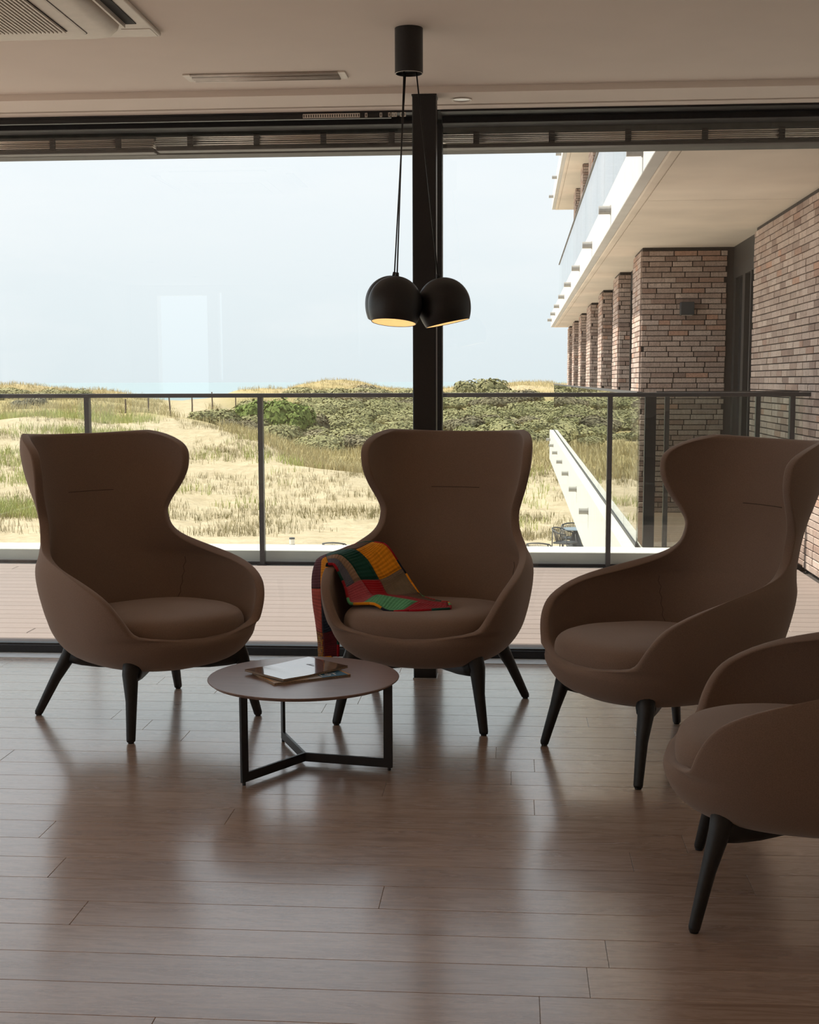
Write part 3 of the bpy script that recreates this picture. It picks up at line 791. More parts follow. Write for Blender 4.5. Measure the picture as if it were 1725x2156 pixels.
# ------------------------------------------------------------------ marram grass (uncountable)
rs = np.random.RandomState(5)
def grass(name, label, spots, hmin, hmax, blades, spread, material, wid=.02):
    g = MB()
    vs_, fs = [], []
    for (px, D) in spots:
        z = float(ground(px, D)); x = dirx(px) * D; y = D; sc = rs.uniform(.7, 1.3)
        for k in range(blades):
            a = rs.uniform(0, 6.283); h = rs.uniform(hmin, hmax) * sc; ln = rs.uniform(.15, .5) * h
            bx0 = x + rs.normal(0, spread); by0 = y + rs.normal(0, spread); wa_ = rs.uniform(0, 6.283); wx, wy = math.cos(wa_) * wid, math.sin(wa_) * wid
            n = len(vs_)
            dx, dy = math.cos(a) * ln, math.sin(a) * ln
            vs_ += [(bx0 - wx, by0 - wy, z - .05), (bx0 + wx, by0 + wy, z - .05), (bx0 + dx * .35 + wx * .8, by0 + dy * .35 + wy * .8, z + h * .6), (bx0 + dx * .35 - wx * .8, by0 + dy * .35 - wy * .8, z + h * .6), (bx0 + dx, by0 + dy, z + h)]
            fs += [(n, n + 1, n + 2, n + 3), (n + 3, n + 2, n + 4)]
    g.add(vs_, fs)
    o = g.build(name, material, fix=False)
    return tag(o, label, 'grass', kind='stuff')
def scatter(n, pxr, Dr, dens):
    out = []; tries = 0
    while len(out) < n and tries < n * 60:
        tries += 1
        px = rs.uniform(*pxr); D = rs.uniform(*Dr)
        if rs.rand() < dens(px, D): out.append((px, D))
    return out
def crestD(px): return float(np.interp(px, [0, 190, 350, 430, 520, 690, 860, 1160], [74, 74, 78, 75, 70, 62, 62, 64]))
def lumpat(px, D, s, seed): return float(vnoise(np.array([dirx(px) * D * s + 50]), np.array([D * s]), seed)[0])
sp = scatter(4200, (-150, 1300), (40, 80), lambda px, D: (D < crestD(px) + 1) * max(0, (lumpat(px, D, .35, 21) - .35) * 1.7))
grass('sparse_marram_grass', 'sparse brownish grass tufts dotted over the bare sand slope', sp, .10, .32, 5, .09, 'grassbrown', .008)
sp = scatter(1500, (-200, 330), (44, 86), lambda px, D: max(0, lumpat(px, D, .22, 33) - .42) * 3 * (1 if px < 300 else .4) * (.25 if D < 54 and px > 60 else 1))
sp += scatter(170, (330, 1200), (44, 70), lambda px, D: max(0, lumpat(px, D, .3, 35) - .55) * 3 * (D < crestD(px)))
grass('green_marram_grass', 'bright green grass clumps on the upper sand slope', sp, .20, .48, 9, .18, 'grassgreen', .013)
sp = scatter(2200, (470, 1350), (61, 80), lambda px, D: (D > crestD(px) - 1) * .9)
sp += scatter(900, (-200, 460), (76, 112), lambda px, D: (D > crestD(px)) * max(0, lumpat(px, D, .15, 41) - .3) * (0 if 355 < px < 440 and D > 84 else 1))
sp += scatter(1600, (-200, 340), (112, 156), lambda px, D: .9)
sp += scatter(3200, (500, 1350), (110, 215), lambda px, D: lumpat(px, D, .06, 43))
grass('dry_yellow_grass', 'dense dry yellow grass band behind the sand crest', sp, .22, .55, 8, .28, 'grassdry', .017)

# ------------------------------------------------------------------ shrubs
def shrub_mesh(name, seed, material, nl=2600, leaf=.075):
    r_ = np.random.RandomState(seed); g = MB()
    lobes = [(r_.normal(0, .38), r_.normal(0, .38), r_.uniform(.25, .55), r_.uniform(.35, .6)) for _ in range(9)] + [(0, 0, .35, .75)]
    vs_, fs = [], []
    # solid dark core so the crown is not see-through
    for (lx, ly, lz, lr) in lobes:
        n0 = len(vs_); nu, nv = 8, 5
        for i in range(nv + 1):
            th = math.pi * i / nv
            for k in range(nu):
                ph = 2 * math.pi * k / nu; rr = lr * .84
                vs_.append((lx + rr * math.sin(th) * math.cos(ph), ly + rr * math.sin(th) * math.sin(ph), max(-.1, lz + rr * .85 * math.cos(th))))
        for i in range(nv):
            for k in range(nu):
                k2 = (k + 1) % nu; fs.append((n0 + i * nu + k, n0 + i * nu + k2, n0 + (i + 1) * nu + k2, n0 + (i + 1) * nu + k))
    for _ in range(nl):
        lx, ly, lz, lr = lobes[r_.randint(len(lobes))]
        v = r_.normal(size=3); v /= np.linalg.norm(v); v[2] = abs(v[2]) if r_.rand() < .8 else v[2]
        rr = lr * r_.uniform(.82, 1.08); p = np.array((lx, ly, lz)) + v * rr * np.array((1, 1, .85))
        if p[2] < 0: continue
        t1 = np.cross(v, r_.normal(size=3)); t1 /= np.linalg.norm(t1) + 1e-6; t2 = np.cross(v, t1) + v * r_.uniform(-.4, .8); s_ = leaf * r_.uniform(.6, 1.3)
        n = len(vs_); vs_ += [tuple(p - t1 * s_), tuple(p + t2 * s_ * .7), tuple(p + t1 * s_), tuple(p - t2 * s_ * .7)]; fs.append((n, n + 1, n + 2, n + 3))
    g.add(vs_, fs); me = g.mesh(name); me.materials.append(MAT[material]); return me
SH = {'grey': [shrub_mesh('shrub', s, 'leafgrey') for s in (1, 2, 3)], 'dark': [shrub_mesh('shrub', 4, 'leafdark')], 'green': [shrub_mesh('shrub', 5, 'leafgreen', 3600, .06)]}
def shrub(px, D, sx_, sz_, kind, label, group=None, i=0, sink=.15):
    me = SH[kind][i % len(SH[kind])]
    o = bpy.data.objects.new('shrub', me); col.objects.link(o)
    o.location = (dirx(px) * D, D, float(ground(px, D)) - sink * sz_); o.scale = (sx_, sx_, sz_); o.rotation_euler.z = rs.uniform(0, 6.28)
    return tag(o, label, 'shrub', group)
shrub(588, 88, 2.1, 2.9, 'green', 'bright green bush at the foot of the shrub thicket')
shrub(545, 92, 1.8, 2.3, 'green', 'smaller green bush leaning against the bright green bush')
shrub(447, 86, 1.75, 1.15, 'grey', 'low dark rounded bush beside the sandy path')
shrub(665, 90, 1.3, 1.9, 'dark', 'bare brownish bush next to the bright green bush')
shrub(1012, 158, 3.0, 3.0, 'grey', 'tallest rounded bush standing up on the dune skyline')
n = 0
for (pa, pb, D0, D1, cnt) in ((560, 880, 76, 90, 26), (520, 880, 88, 106, 34), (520, 880, 104, 128, 36), (610, 880, 125, 155, 30), (900, 1200, 78, 100, 26), (900, 1200, 100, 125, 26), (900, 1120, 125, 160, 24)):
    for _ in range(cnt):
        px = rs.uniform(pa, pb); D = rs.uniform(D0, D1); s_ = rs.uniform(1.1, 2.1) * (D / 115) ** .5
        kd = 'grey' if rs.rand() < .85 else 'dark'
        where = 'low in the thicket behind yellow grass' if D < 100 else ('halfway up the far dune thicket' if D < 125 else 'near the crest of the far dune')
        side = '' if px < 890 else ' beside the brick wing'
        lab = ('grey green rounded shrub ' if kd == 'grey' else 'brownish shrub ') + where + side
        shrub(px, D, s_, s_ * rs.uniform(.6, .85), kd, lab, 'shrubs of the far dune thicket', n); n += 1
for _ in range(22):
    px = rs.uniform(-60, 180); D = rs.uniform(104, 124); s_ = rs.uniform(.9, 1.6)
    shrub(px, D, s_, s_ * .75, 'grey', 'low grey shrub on the dune ridge above the green grass', 'shrubs on the grassy dune ridge', n); n += 1
for (px, D, s_) in ((40, 92, .9), (75, 96, 1.0), (530, 84, 1.0), (480, 82, .9), (515, 86, 1.2)):
    shrub(px, D, s_, s_ * .8, 'dark', 'small brownish shrub on the crest of the sand slope', 'small shrubs on the sand crest', n); n += 1

# ------------------------------------------------------------------ fence posts by the sandy path
pme = MB().tube([(0, 0, -.3), (.01, 0, .6), (-.02, 0, 1.35)], [.06, .055, .05], 8).mesh('fence_post'); pme.materials.append(MAT['post'])
for i, (px, D, s_, tl) in enumerate(((310, 92, .95, .05), (357, 88, 1.0, -.03), (403, 98, 1.1, .02), (446, 108, 1.1, 0), (262, 84, .7, .06), (495, 118, 1.0, .03))):
    o = bpy.data.objects.new('fence_post', pme); col.objects.link(o); o.location = (dirx(px) * D, D, float(ground(px, D))); o.scale = (1, 1, s_); o.rotation_euler = (0, tl, 0)
    tag(o, 'weathered wooden fence post along the sandy path', 'post', 'fence posts by the sandy path')

# ------------------------------------------------------------------ patio furniture below the terrace
def garden_chair(label, loc, rz):
    c = thing('garden_chair', label, 'chair', loc, rz, 'garden chairs on the patio')
    MB().box(-.25, .25, -.25, .23, .41, .46).build('seat', 'greymetal', c, bevel=.015)
    arc = [(-.29, -.16, .66), (-.30, .05, .70), (-.27, .22, .77), (-.14, .31, .80), (0, .33, .81), (.14, .31, .80), (.27, .22, .77), (.30, .05, .70), (.29, -.16, .66)]
    MB().tube(arc, .018, 8).build('back_rail', 'greymetal', c, smooth=True)
    for (a, e) in (((-.29, -.16, .66), (-.27, -.24, 0)), ((.29, -.16, .66), (.27, -.24, 0)), ((-.24, .24, .77), (-.23, .27, 0)), ((.24, .24, .77), (.23, .27, 0))):
        MB().tube([a, e], .015, 8).build('leg', 'greymetal', c, smooth=True)
    me = None
    for k in range(17):
        an = R(-60 + 120 * k / 16); top = (.29 * math.sin(an), .02 + .30 * math.cos(an), .78 - .05 * abs(math.sin(an))); bot = (.22 * math.sin(an), .04 + .18 * math.cos(an), .44)
        MB().tube([top, bot], .009, 5).build('back_cord', 'cord', c, smooth=True)
    return c
G0 = -3.3
def gp(px, py, z): p = onz(px, py, z); return (p.x, p.y, G0)
garden_chair('woven garden chair drawn up to the blue grey garden table', gp(1190, 1124, G0 + .66), R(62))
garden_chair('woven garden chair on the far side of the garden table', gp(1206, 1106, G0 + .78), R(0))
garden_chair('woven garden chair with only its curved back showing beside the round table', gp(1136, 1148, G0 + .72), R(170))
garden_chair('woven garden chair standing alone near the bollard', gp(707, 1147, G0 + .72), R(175))
tp = gp(1212, 1113, G0 + .74)
gt = thing('garden_table', 'round blue grey garden table on a tapered base', 'table', tp)
MB().lathe([(.001, .715), (.36, .715), (.375, .725), (.375, .738), (.36, .745), (.001, .745)], 40).build('tabletop', 'tabletopblue', gt, smooth=False)
MB().lathe([(.30, 0), (.30, .015), (.05, .70), (.05, .715)], 24).build('pedestal', 'greymetal', gt)
bp_ = onz(615, 1131, G0 + .55)
bl = thing('bollard_light', 'short dark bollard light with a white band near the parapet', 'bollard', (bp_.x, bp_.y, G0))
MB().lathe([(.001, 0), (.075, 0), (.075, .36), (.001, .36)], 20).build('stem', 'greymetal', bl)
MB().lathe([(.07, .36), (.07, .50)], 20).build('white_band', 'white', bl)
MB().lathe([(.001, .50), (.075, .50), (.075, .54), (.001, .55)], 20).build('cap', 'greymetal', bl)

# ================================================================== wing armchairs
def half_plan(w, yb, yc, yf, nb, nf, n=160):
    """half of a rounded plan outline from the back centre (x=0,y=yb) round to the front centre (x=0,y=yf)"""
    ph = np.linspace(0, math.pi, n); s = np.abs(np.sin(ph)); c = np.cos(ph)
    x = np.where(c >= 0, w * s ** (2 / nb), w * s ** (2 / nf))
    y = np.where(c >= 0, yc + (yb - yc) * np.abs(c) ** (2 / nb), yc - (yc - yf) * np.abs(c) ** (2 / nf))
    return x, y
# level table: z, half width, back y, centre y, front y, end (y of the rim, or None = closed loop, or arc length if negative flag)
LV = [  # z     w     yb    yc     yf     nb   nf   rim
    (.262, .140, .150, -.05, -.200, 2.2, 2.2, 'loop'),
    (.270, .220, .225, -.04, -.280, 2.3, 2.3, 'loop'),
    (.290, .272, .268, -.03, -.330, 2.4, 2.4, 'loop'),
    (.325, .312, .294, -.02, -.362, 2.5, 2.5, 'loop'),
    (.365, .336, .310, -.02, -.374, 2.65, 2.7, 'loop'),
    (.385, .344, .317, -.02, -.376, 2.7, 2.8, -.325),
    (.410, .351, .324, -.02, -.376, 2.7, 3.0, -.312),
    (.450, .360, .335, -.02, -.374, 2.8, 3.2, -.302),
    (.500, .368, .350, -.01, -.370, 2.8, 3.4, -.280),
    (.545, .372, .363,  .00, -.365, 2.8, 3.4, -.240),
    (.575, .372, .373,  .01, -.360, 2.8, 3.4, -.180),
    (.597, .369, .380,  .01, -.350, 2.8, 3.4, -.105),
    (.612, .363, .386,  .02, -.340, 2.8, 3.4, -.020),
    (.628, .352, .392,  .04, -.330, 2.7, 3.4,  .080),
    (.652, .336, .400,  .07, -.320, 2.6, 3.4,  .175),
    (.690, .318, .414,  .09, -.315, 2.5, 3.4,  .245),
    (.740, .305, .432,  .11, -.310, 2.5, 3.4,  .285),
    (.790, .300, .448,  .12, -.300, 2.5, 3.4,  .298),
    (.850, .304, .467,  .14, -.290, 2.5, 3.4,  .288),
    (.920, .316, .487,  .16, -.280, 2.6, 3.4,  .252),
    (.990, .328, .506,  .17, -.270, 2.7, 3.4,  .228),
    (1.045, .332, .520, .18, -.260, 2.7, 3.4,  .232),
    (1.085, .330, .530, .19, -.250, 2.7, 3.4,  .275),
    (1.112, .325, .536, .20, -.250, 2.7, 3.4,  .350),
    (1.126, .320, .538, .20, -.250, 2.7, 3.4,  .440),
]
NT_ = 30
def shell_level(z):
    zs = [l[0] for l in LV]
    g = [float(catmull(zs, [l[k] for l in LV], z)[0]) for k in range(1, 7)]
    return g
def end_arc(l):
    x, y = half_plan(*l[1:7]); s = np.concatenate([[0], np.cumsum(np.hypot(np.diff(x), np.diff(y)))])
    if l[7] == 'loop': return s[-1]
    return float(np.interp(-l[7], -y, s))
ENDS = [end_arc(l) for l in LV]
def shell_row(z, inset=0.0, m=NT_):
    w_, yb, yc, yf, nb, nf = shell_level(z)
    x, y = half_plan(w_ - inset, yb - inset, yc, yf + inset, nb, nf, 400)
    s = np.concatenate([[0], np.cumsum(np.hypot(np.diff(x), np.diff(y)))])
    zs = [l[0] for l in LV]
    e = float(catmull(zs, ENDS, z)[0])
    if z <= .3651: e = s[-1]
    e = min(e, s[-1])
    # columns keep their place on the back and sides; only the last third slides with the rim
    k1 = int(m * .62); s1 = min(float(np.interp(-(yc - .10), -y, s)), .80 * e)
    q = np.concatenate([np.linspace(0, s1, k1 + 1), np.linspace(s1, e, m - k1 + 1)[1:]])
    return np.interp(q, s, x), np.interp(q, s, y)
def build_shell():
    zs = np.array([l[0] for l in LV]); zz = []
    for a, b_ in zip(zs[:-1], zs[1:]):
        k = max(1, int(round((b_ - a) / .022))); zz += list(np.linspace(a, b_, k, endpoint=False))
    zz.append(zs[-1])
    bm = bmesh.new(); rows = []
    for z in zz:
        x, y = shell_row(z)
        row = [bm.verts.new((-x[k], y[k], z)) for k in range(NT_, 0, -1)] + [bm.verts.new((x[k], y[k], z)) for k in range(NT_ + 1)]
        rows.append(row)
    for r0, r1 in zip(rows[:-1], rows[1:]):
        for k in range(len(r0) - 1): bm.faces.new((r0[k], r0[k + 1], r1[k + 1], r1[k]))
    cv = bm.verts.new((0, -.03, .258)); r0 = rows[0]
    for k in range(len(r0) - 1): bm.faces.new((cv, r0[k + 1], r0[k]))
    bmesh.ops.remove_doubles(bm, verts=bm.verts, dist=.0008)
    bmesh.ops.recalc_face_normals(bm, faces=bm.faces)
    me = bpy.data.meshes.new('shell'); bm.to_mesh(me); bm.free(); return me
shell_me = build_shell()
shell_me.materials.append(MAT['felt'])
shell_me.polygons.foreach_set('use_smooth', [True] * len(shell_me.polygons))

def cushion_mesh():
    rings = []
    for (z, sc) in ((.350, .90), (.354, .97), (.364, .992), (.385, 1.0), (.408, .995), (.426, .972), (.441, .92), (.451, .82), (.456, .6), (.459, .3)):
        x, y = half_plan(.322, .29, -.03, -.378, 3.0, 2.6, 60)
        pts = [(x[k], y[k]) for k in range(0, 60, 2)] + [(-x[k], y[k]) for k in range(59, 0, -2)]
        rings.append([(px_ * sc, (py_ + .04) * sc - .04, z - .014 * max(0, (py_ * sc + .1) / .36)) for px_, py_ in pts])
    return loft(rings)
def leg_mesh(sx_, back):
    fx, fy = (.335, .318) if back else (.296, -.312)
    tx, ty = (.232, .215) if back else (.246, -.252)
    P = [Vector((fx, fy, .006)), Vector((fx, fy, .012)), Vector((fx + (tx - fx) * .5, fy + (ty - fy) * .5, .15)), Vector((tx + .012, ty + (.01 if back else -.006), .245)),
         Vector((tx - .004, ty * .99, .292)), Vector((tx - .03, ty * .90, .300))]
    b = MB(); b.tube([(p.x * sx_, p.y, p.z) for p in P], [.0160, .0175, .0225, .0315, .037, .026], 14, flat=.85)
    return b
def beam_mesh(sx_, back):
    tx, ty = (.232, .215) if back else (.246, -.252)
    P = [(tx, ty, .256), (tx * .86, ty * .86, .240), (tx * .66, ty * .66, .228), (tx * .4, ty * .4, .224), (0, 0, .224)]
    return MB().tube([(x * sx_, y, z) for x, y, z in P], [.042, .036, .031, .029, .029], 12, flat=.8)
chair_parts = None
def make_chair(label, loc, rz):
    c = thing('wing_armchair', label, 'armchair', loc, rz, 'wing armchairs around the coffee table')
    sh = place('shell', shell_me, None, c)
    md = sh.modifiers.new('solidify', 'SOLIDIFY'); md.thickness = .036; md.offset = 1.0; md.use_even_offset = True
    md = sh.modifiers.new('subdivision', 'SUBSURF'); md.levels = 1; md.render_levels = 1
    cushion_mesh().build('seat_cushion', 'felt', c, smooth=True, sub=1)
    # crease of the head cushion and the two arm seams, lying on the inside of the shell
    x, y = shell_row(.885, .039, 40)
    k_ = [i for i in range(41) if x[i] < .115]
    pts = [(-x[i], y[i], .885) for i in reversed(k_)] + [(x[i], y[i], .885) for i in k_[1:]]
    MB().tube([(p[0], p[1] - .0005, p[2]) for p in pts], .0013, 6).build('head_seam', 'seam', sh, smooth=True)
    for s_ in (-1, 1):
        pts = []
        for z in np.linspace(.43, .60, 9):
            xx, yy_ = shell_row(z, .0365, 80); i = int(np.argmin(np.abs(yy_ - .20)));  pts.append((s_ * xx[i], yy_[i], z))
        MB().tube(pts, .001, 6).build('arm_seam', 'seam', sh, smooth=True)
    for (s_, bk) in ((-1, 0), (1, 0), (-1, 1), (1, 1)):
        l_ = leg_mesh(s_, bk).build('leg', 'blackwood', c, smooth=True)
        beam_mesh(s_, bk).build('beam', 'blackwood', l_, smooth=True)
        fx, fy = (.335, .318) if bk else (.296, -.312)
        MB().lathe([(.001, 0), (.011, 0), (.012, .006), (.001, .008)], 14, (s_ * fx, fy, 0)).build('glide', 'frame', l_, smooth=True)
    MB().lathe([(.001, .196), (.05, .198), (.075, .212), (.085, .24), (.085, .262)], 28).build('hub', 'felt', c, smooth=True)
    return c
ch_c = make_chair('wing armchair with a colourful patchwork blanket over its arm, in front of the steel column', (-.327, 5.31, 0), R(-11.5))
def chair_copy(label, loc, rz):
    c = copy_tree(ch_c); c.location = loc; c.rotation_euler = (0, 0, rz); c['label'] = label; return c
chair_copy('empty wing armchair on the opposite side of the coffee table from the brick wing', (-1.445, 5.176, 0), R(48))
chair_copy('empty wing armchair facing the coffee table, beside the chair with the blanket', (.546, 4.72, 0), R(-60))
chair_copy('wing armchair standing farthest from the window, seen side-on', (.807, 3.40, 0), R(-99))

# ================================================================== patchwork blanket on the arm of the middle chair
def knit(name, stops, ribs=False, scale=1.0, varied=False):
    m, t, b = mat(name); tcn = t.add('ShaderNodeTexCoord'); uv = tcn.outputs['UV']
    wv = t.add('ShaderNodeTexWave'); wv.inputs['Scale'].default_value = 9 if ribs else 14; wv.inputs['Distortion'].default_value = .6
    t.link(t.mapping(uv, (1, .15, 1)) if ribs else t.mapping(uv, (.3, 1, 1)), wv.inputs['Vector'])
    n = t.noise(uv, 60, 3, .7); n2 = t.noise(t.mapping(uv, (1, 5, 1)), 3.0, 2)
    base = t.ramp(n2.outputs['Fac'], stops, 'CONSTANT' if varied else 'LINEAR')
    c = t.mix(t.math('MULTIPLY', wv.outputs['Fac'], .75 if ribs else .22), base, t.mix(1.0, base, (.35, .35, .35, 1), 'MULTIPLY'))
    c = t.mix(t.math('MULTIPLY', n.outputs['Fac'], .3), c, t.mix(1.0, base, (1.35, 1.35, 1.35, 1), 'MULTIPLY'))
    t.link(c, b.inputs['Base Color']); setp(b, Roughness=.95); b.inputs['Sheen Weight'].default_value = .1; b.inputs['Specular IOR Level'].default_value = .15
    bp = t.add('ShaderNodeBump'); bp.inputs['Strength'].default_value = .7; bp.inputs['Distance'].default_value = .003
    t.link(wv.outputs['Fac'], bp.inputs['Height']); t.link(bp.outputs[0], b.inputs['Normal']); return m
def one(c): return [(.3, tuple(x * .85 for x in c)), (.7, tuple(min(1, x * 1.1) for x in c))]
K = {
 'orange': knit('knit_orange', one((.90, .34, .015))), 'green': knit('knit_bottle_green', one((.012, .075, .058))), 'mint': knit('knit_mint', one((.12, .42, .20))),
 'red': knit('knit_red', one((.42, .012, .022))), 'rose': knit('knit_rose', one((.50, .095, .12))), 'crimson': knit('knit_crimson', one((.36, .02, .03))),
 'tweed': knit('knit_tweed', one((.30, .22, .15)), ribs=True), 'brown': knit('knit_brown', one((.13, .065, .035))), 'navy': knit('knit_navy', one((.014, .018, .032))),
 'maroon': knit('knit_maroon', one((.11, .012, .018))), 'plum': knit('knit_plum', one((.13, .035, .05))), 'grey': knit('knit_blue_grey', one((.20, .21, .28)), ribs=True), 'tan': knit('knit_tan', one((.38, .26, .18))),
 'coral': knit('knit_coral', one((.52, .09, .06))),
 'multi': knit('knit_multicolour', [(.0, (.5, .04, .04)), (.36, (.02, .025, .05)), (.45, (.75, .25, .02)), (.52, (.30, .33, .03)), (.58, (.42, .02, .05)), (.66, (.03, .05, .16))], varied=True)}
blk = thing('patchwork_blanket', 'multicoloured knitted patchwork blanket draped over the chair arm onto the seat', 'blanket', ch_c.location, ch_c.rotation_euler.z)
# rows run across the arm (outer hem -> over the rim -> seat), columns from the front of the chair to its back; chair-local metres
# arm on the viewer's left is x < 0
BN = [     # rows: outer hem, up the outside, over the rim, down the inside, over the seat
 [(-0.350, -0.130, 0.234), (-0.420, -0.100, 0.220), (-0.471, -0.020, 0.201), (-0.494, 0.090, 0.178)],
 [(-0.347, -0.135, 0.309), (-0.421, -0.100, 0.287), (-0.473, -0.020, 0.265), (-0.498, 0.090, 0.247)],
 [(-0.361, -0.140, 0.374), (-0.425, -0.100, 0.346), (-0.482, -0.020, 0.349), (-0.503, 0.090, 0.328)],
 [(-0.381, -0.140, 0.468), (-0.427, -0.100, 0.444), (-0.494, -0.020, 0.438), (-0.508, 0.090, 0.420)],
 [(-0.395, -0.135, 0.558), (-0.430, -0.095, 0.541), (-0.498, -0.015, 0.523), (-0.507, 0.090, 0.507)],
 [(-0.396, -0.120, 0.608), (-0.431, -0.080, 0.615), (-0.482, 0.000, 0.606), (-0.461, 0.100, 0.608)],
 [(-0.372, -0.115, 0.608), (-0.372, -0.060, 0.639), (-0.343, 0.030, 0.651), (-0.303, 0.130, 0.670)],
 [(-0.336, -0.120, 0.552), (-0.321, -0.050, 0.603), (-0.281, 0.030, 0.617), (-0.236, 0.130, 0.666)],
 [(-0.312, -0.140, 0.517), (-0.277, -0.050, 0.536), (-0.221, 0.020, 0.530), (-0.151, 0.120, 0.566)],
 [(-0.275, -0.190, 0.463), (-0.212, -0.090, 0.481), (-0.167, -0.020, 0.475), (-0.102, 0.090, 0.511)],
 [(-0.170, -0.230, 0.474), (-0.174, -0.120, 0.489), (-0.100, -0.050, 0.477), (-0.044, 0.050, 0.462)],
 [(-0.091, -0.260, 0.451), (-0.070, -0.140, 0.481), (-0.031, -0.070, 0.472), (-0.000, 0.000, 0.462)],
 [(0.000, -0.250, 0.457), (0.028, -0.140, 0.466), (0.043, -0.090, 0.466), (0.050, -0.040, 0.461)],
 [(0.134, -0.180, 0.459), (0.129, -0.150, 0.459), (0.115, -0.120, 0.467), (0.102, -0.090, 0.467)],
]
net = np.array(BN)          # [row, col, 3]
def net_eval(u, v):
    """u along rows 0..R-1, v along cols 0..C-1"""
    nr, nc = net.shape[:2]
    tmp = np.array([[catmull(range(nr), net[:, c, k], u)[0] for k in range(3)] for c in range(nc)])
    return np.array([catmull(range(nc), tmp[:, k], v)[0] for k in range(3)])
RU = [0, 1.6, 3.6, 5.4, 8.0, 9.6, 13.0]       # patch borders along u
RV = [0, 1.0, 2.0, 3.0]
PAT = [['maroon', 'multi', 'grey'], ['navy', 'coral', 'multi'], ['orange', 'plum', 'tan'], ['grey', 'green', 'orange'], ['rose', 'red', 'tweed'], ['mint', 'crimson', 'brown']]
def patch_obj(name, u0, u1, v0, v1, material, parent, nu=9, nv=7, puff=.004, thick=.009):
    P_ = [[None] * (nv + 1) for _ in range(nu + 1)]
    g = MB(); vs_ = []; uv = []
    for i in range(nu + 1):
        for j in range(nv + 1):
            u = u0 + (u1 - u0) * i / nu; v = v0 + (v1 - v0) * j / nv
            p = net_eval(u, v); e = 1e-2
            du = net_eval(min(u + e, net.shape[0] - 1), v) - net_eval(max(u - e, 0), v); dv_ = net_eval(u, min(v + e, net.shape[1] - 1)) - net_eval(u, max(v - e, 0))
            nn = np.cross(dv_, du); nn /= np.linalg.norm(nn) + 1e-9
            pf = puff * math.sin(math.pi * i / nu) ** .5 * math.sin(math.pi * j / nv) ** .5 if 0 < i < nu and 0 < j < nv else 0
            vs_.append(tuple(p + nn * pf)); uv.append((i / nu, j / nv))
    fs = [(i * (nv + 1) + j, (i + 1) * (nv + 1) + j, (i + 1) * (nv + 1) + j + 1, i * (nv + 1) + j + 1) for i in range(nu) for j in range(nv)]
    g.add(vs_, fs); me = g.mesh(name)
    ul = me.uv_layers.new(name='UVMap')
    for lp_ in me.loops: ul.data[lp_.index].uv = uv[lp_.vertex_index]
    o = place(name, me, material, parent, smooth=True)
    md = o.modifiers.new('solidify', 'SOLIDIFY'); md.thickness = thick; md.offset = 0
    return o
for i in range(len(RU) - 1):
    for j in range(len(RV) - 1):
        if (i, j) == (3, 0):      # half grey, half tan stripe
            patch_obj('knitted_square', RU[i], RU[i + 1], 0, .55, K['grey'], blk); patch_obj('knitted_square', RU[i], RU[i + 1], .55, 1.0, K['tan'], blk)
        elif (i, j) == (3, 2):    # brown strip lying along the arm above the orange square
            patch_obj('knitted_square', RU[i], 6.25, 2, 3, K['brown'], blk); patch_obj('knitted_square', 6.25, RU[i + 1], 2, 3, K['orange'], blk)
        elif (i, j) == (5, 0):    # mint square, then a crimson one along the front edge
            patch_obj('knitted_square', RU[i], 11.6, 0, 1, K['mint'], blk); patch_obj('knitted_square', 11.6, 13.0, 0, 1, K['crimson'], blk)
        else:
            patch_obj('knitted_square', RU[i], RU[i + 1], RV[j], RV[j + 1], K[PAT[i][j]], blk)
# multicoloured crochet edging all round
edge = [net_eval(u, 0) for u in np.linspace(0, 12.95, 60)] + [net_eval(12.95, v) for v in np.linspace(0, 3, 16)[1:]]
edge2 = [net_eval(u, 3) for u in np.linspace(12.95, 0, 60)] + [net_eval(0, v) for v in np.linspace(3, 0, 16)[1:]]
ecol = ('red', 'navy', 'orange', 'mint', 'crimson', 'green')
for E_ in (edge, edge2):
    for k in range(0, len(E_) - 3, 3):
        MB().tube([tuple(p) for p in E_[k:k + 4]], .0062, 6).build('edging', K[ecol[(k // 3 * 5 + k // 9) % 6]], blk, smooth=True)

# ================================================================== coffee table
TZ = .315; TC = (-.721, 4.524)
tb = thing('coffee_table', 'round dark wood coffee table on a black three-legged steel frame', 'coffee table', (TC[0], TC[1], 0))
MB().lathe([(.001, TZ - .013), (.322, TZ - .013), (.3335, TZ - .004), (.3345, TZ - .002), (.333, TZ), (.001, TZ)], 96).build('tabletop', 'veneer', tb)
for an in (238, 349, 114):
    g = MB(); b_ = .031; r_ = .322; h = TZ - .014; z0 = .010; tk = .005
    pr = [(.0, z0), (r_, z0), (r_, h), (r_ - b_, h), (r_ - b_, z0 + b_), (.0, z0 + b_)]
    vs_ = [(x, -tk, z) for x, z in pr] + [(x, tk, z) for x, z in pr]
    g.add(vs_, [(0, 1, 4, 5), (1, 2, 3, 4), (6, 11, 10, 7), (7, 10, 9, 8)] + [(i, i + 6, (i + 1) % 6 + 6, (i + 1) % 6) for i in range(6)])
    o = g.build('leg_frame', 'black', tb, bevel=.001); o.rotation_euler.z = R(an)
    q = MB().tube([(r_ - .012, 0, 0), (r_ - .012, 0, .011)], .006, 10).build('glide', 'frame', o)
    q = MB().box(r_ - .11, r_ - .004, -.014, .014, h, h + .002).build('fixing_plate', 'black', o)

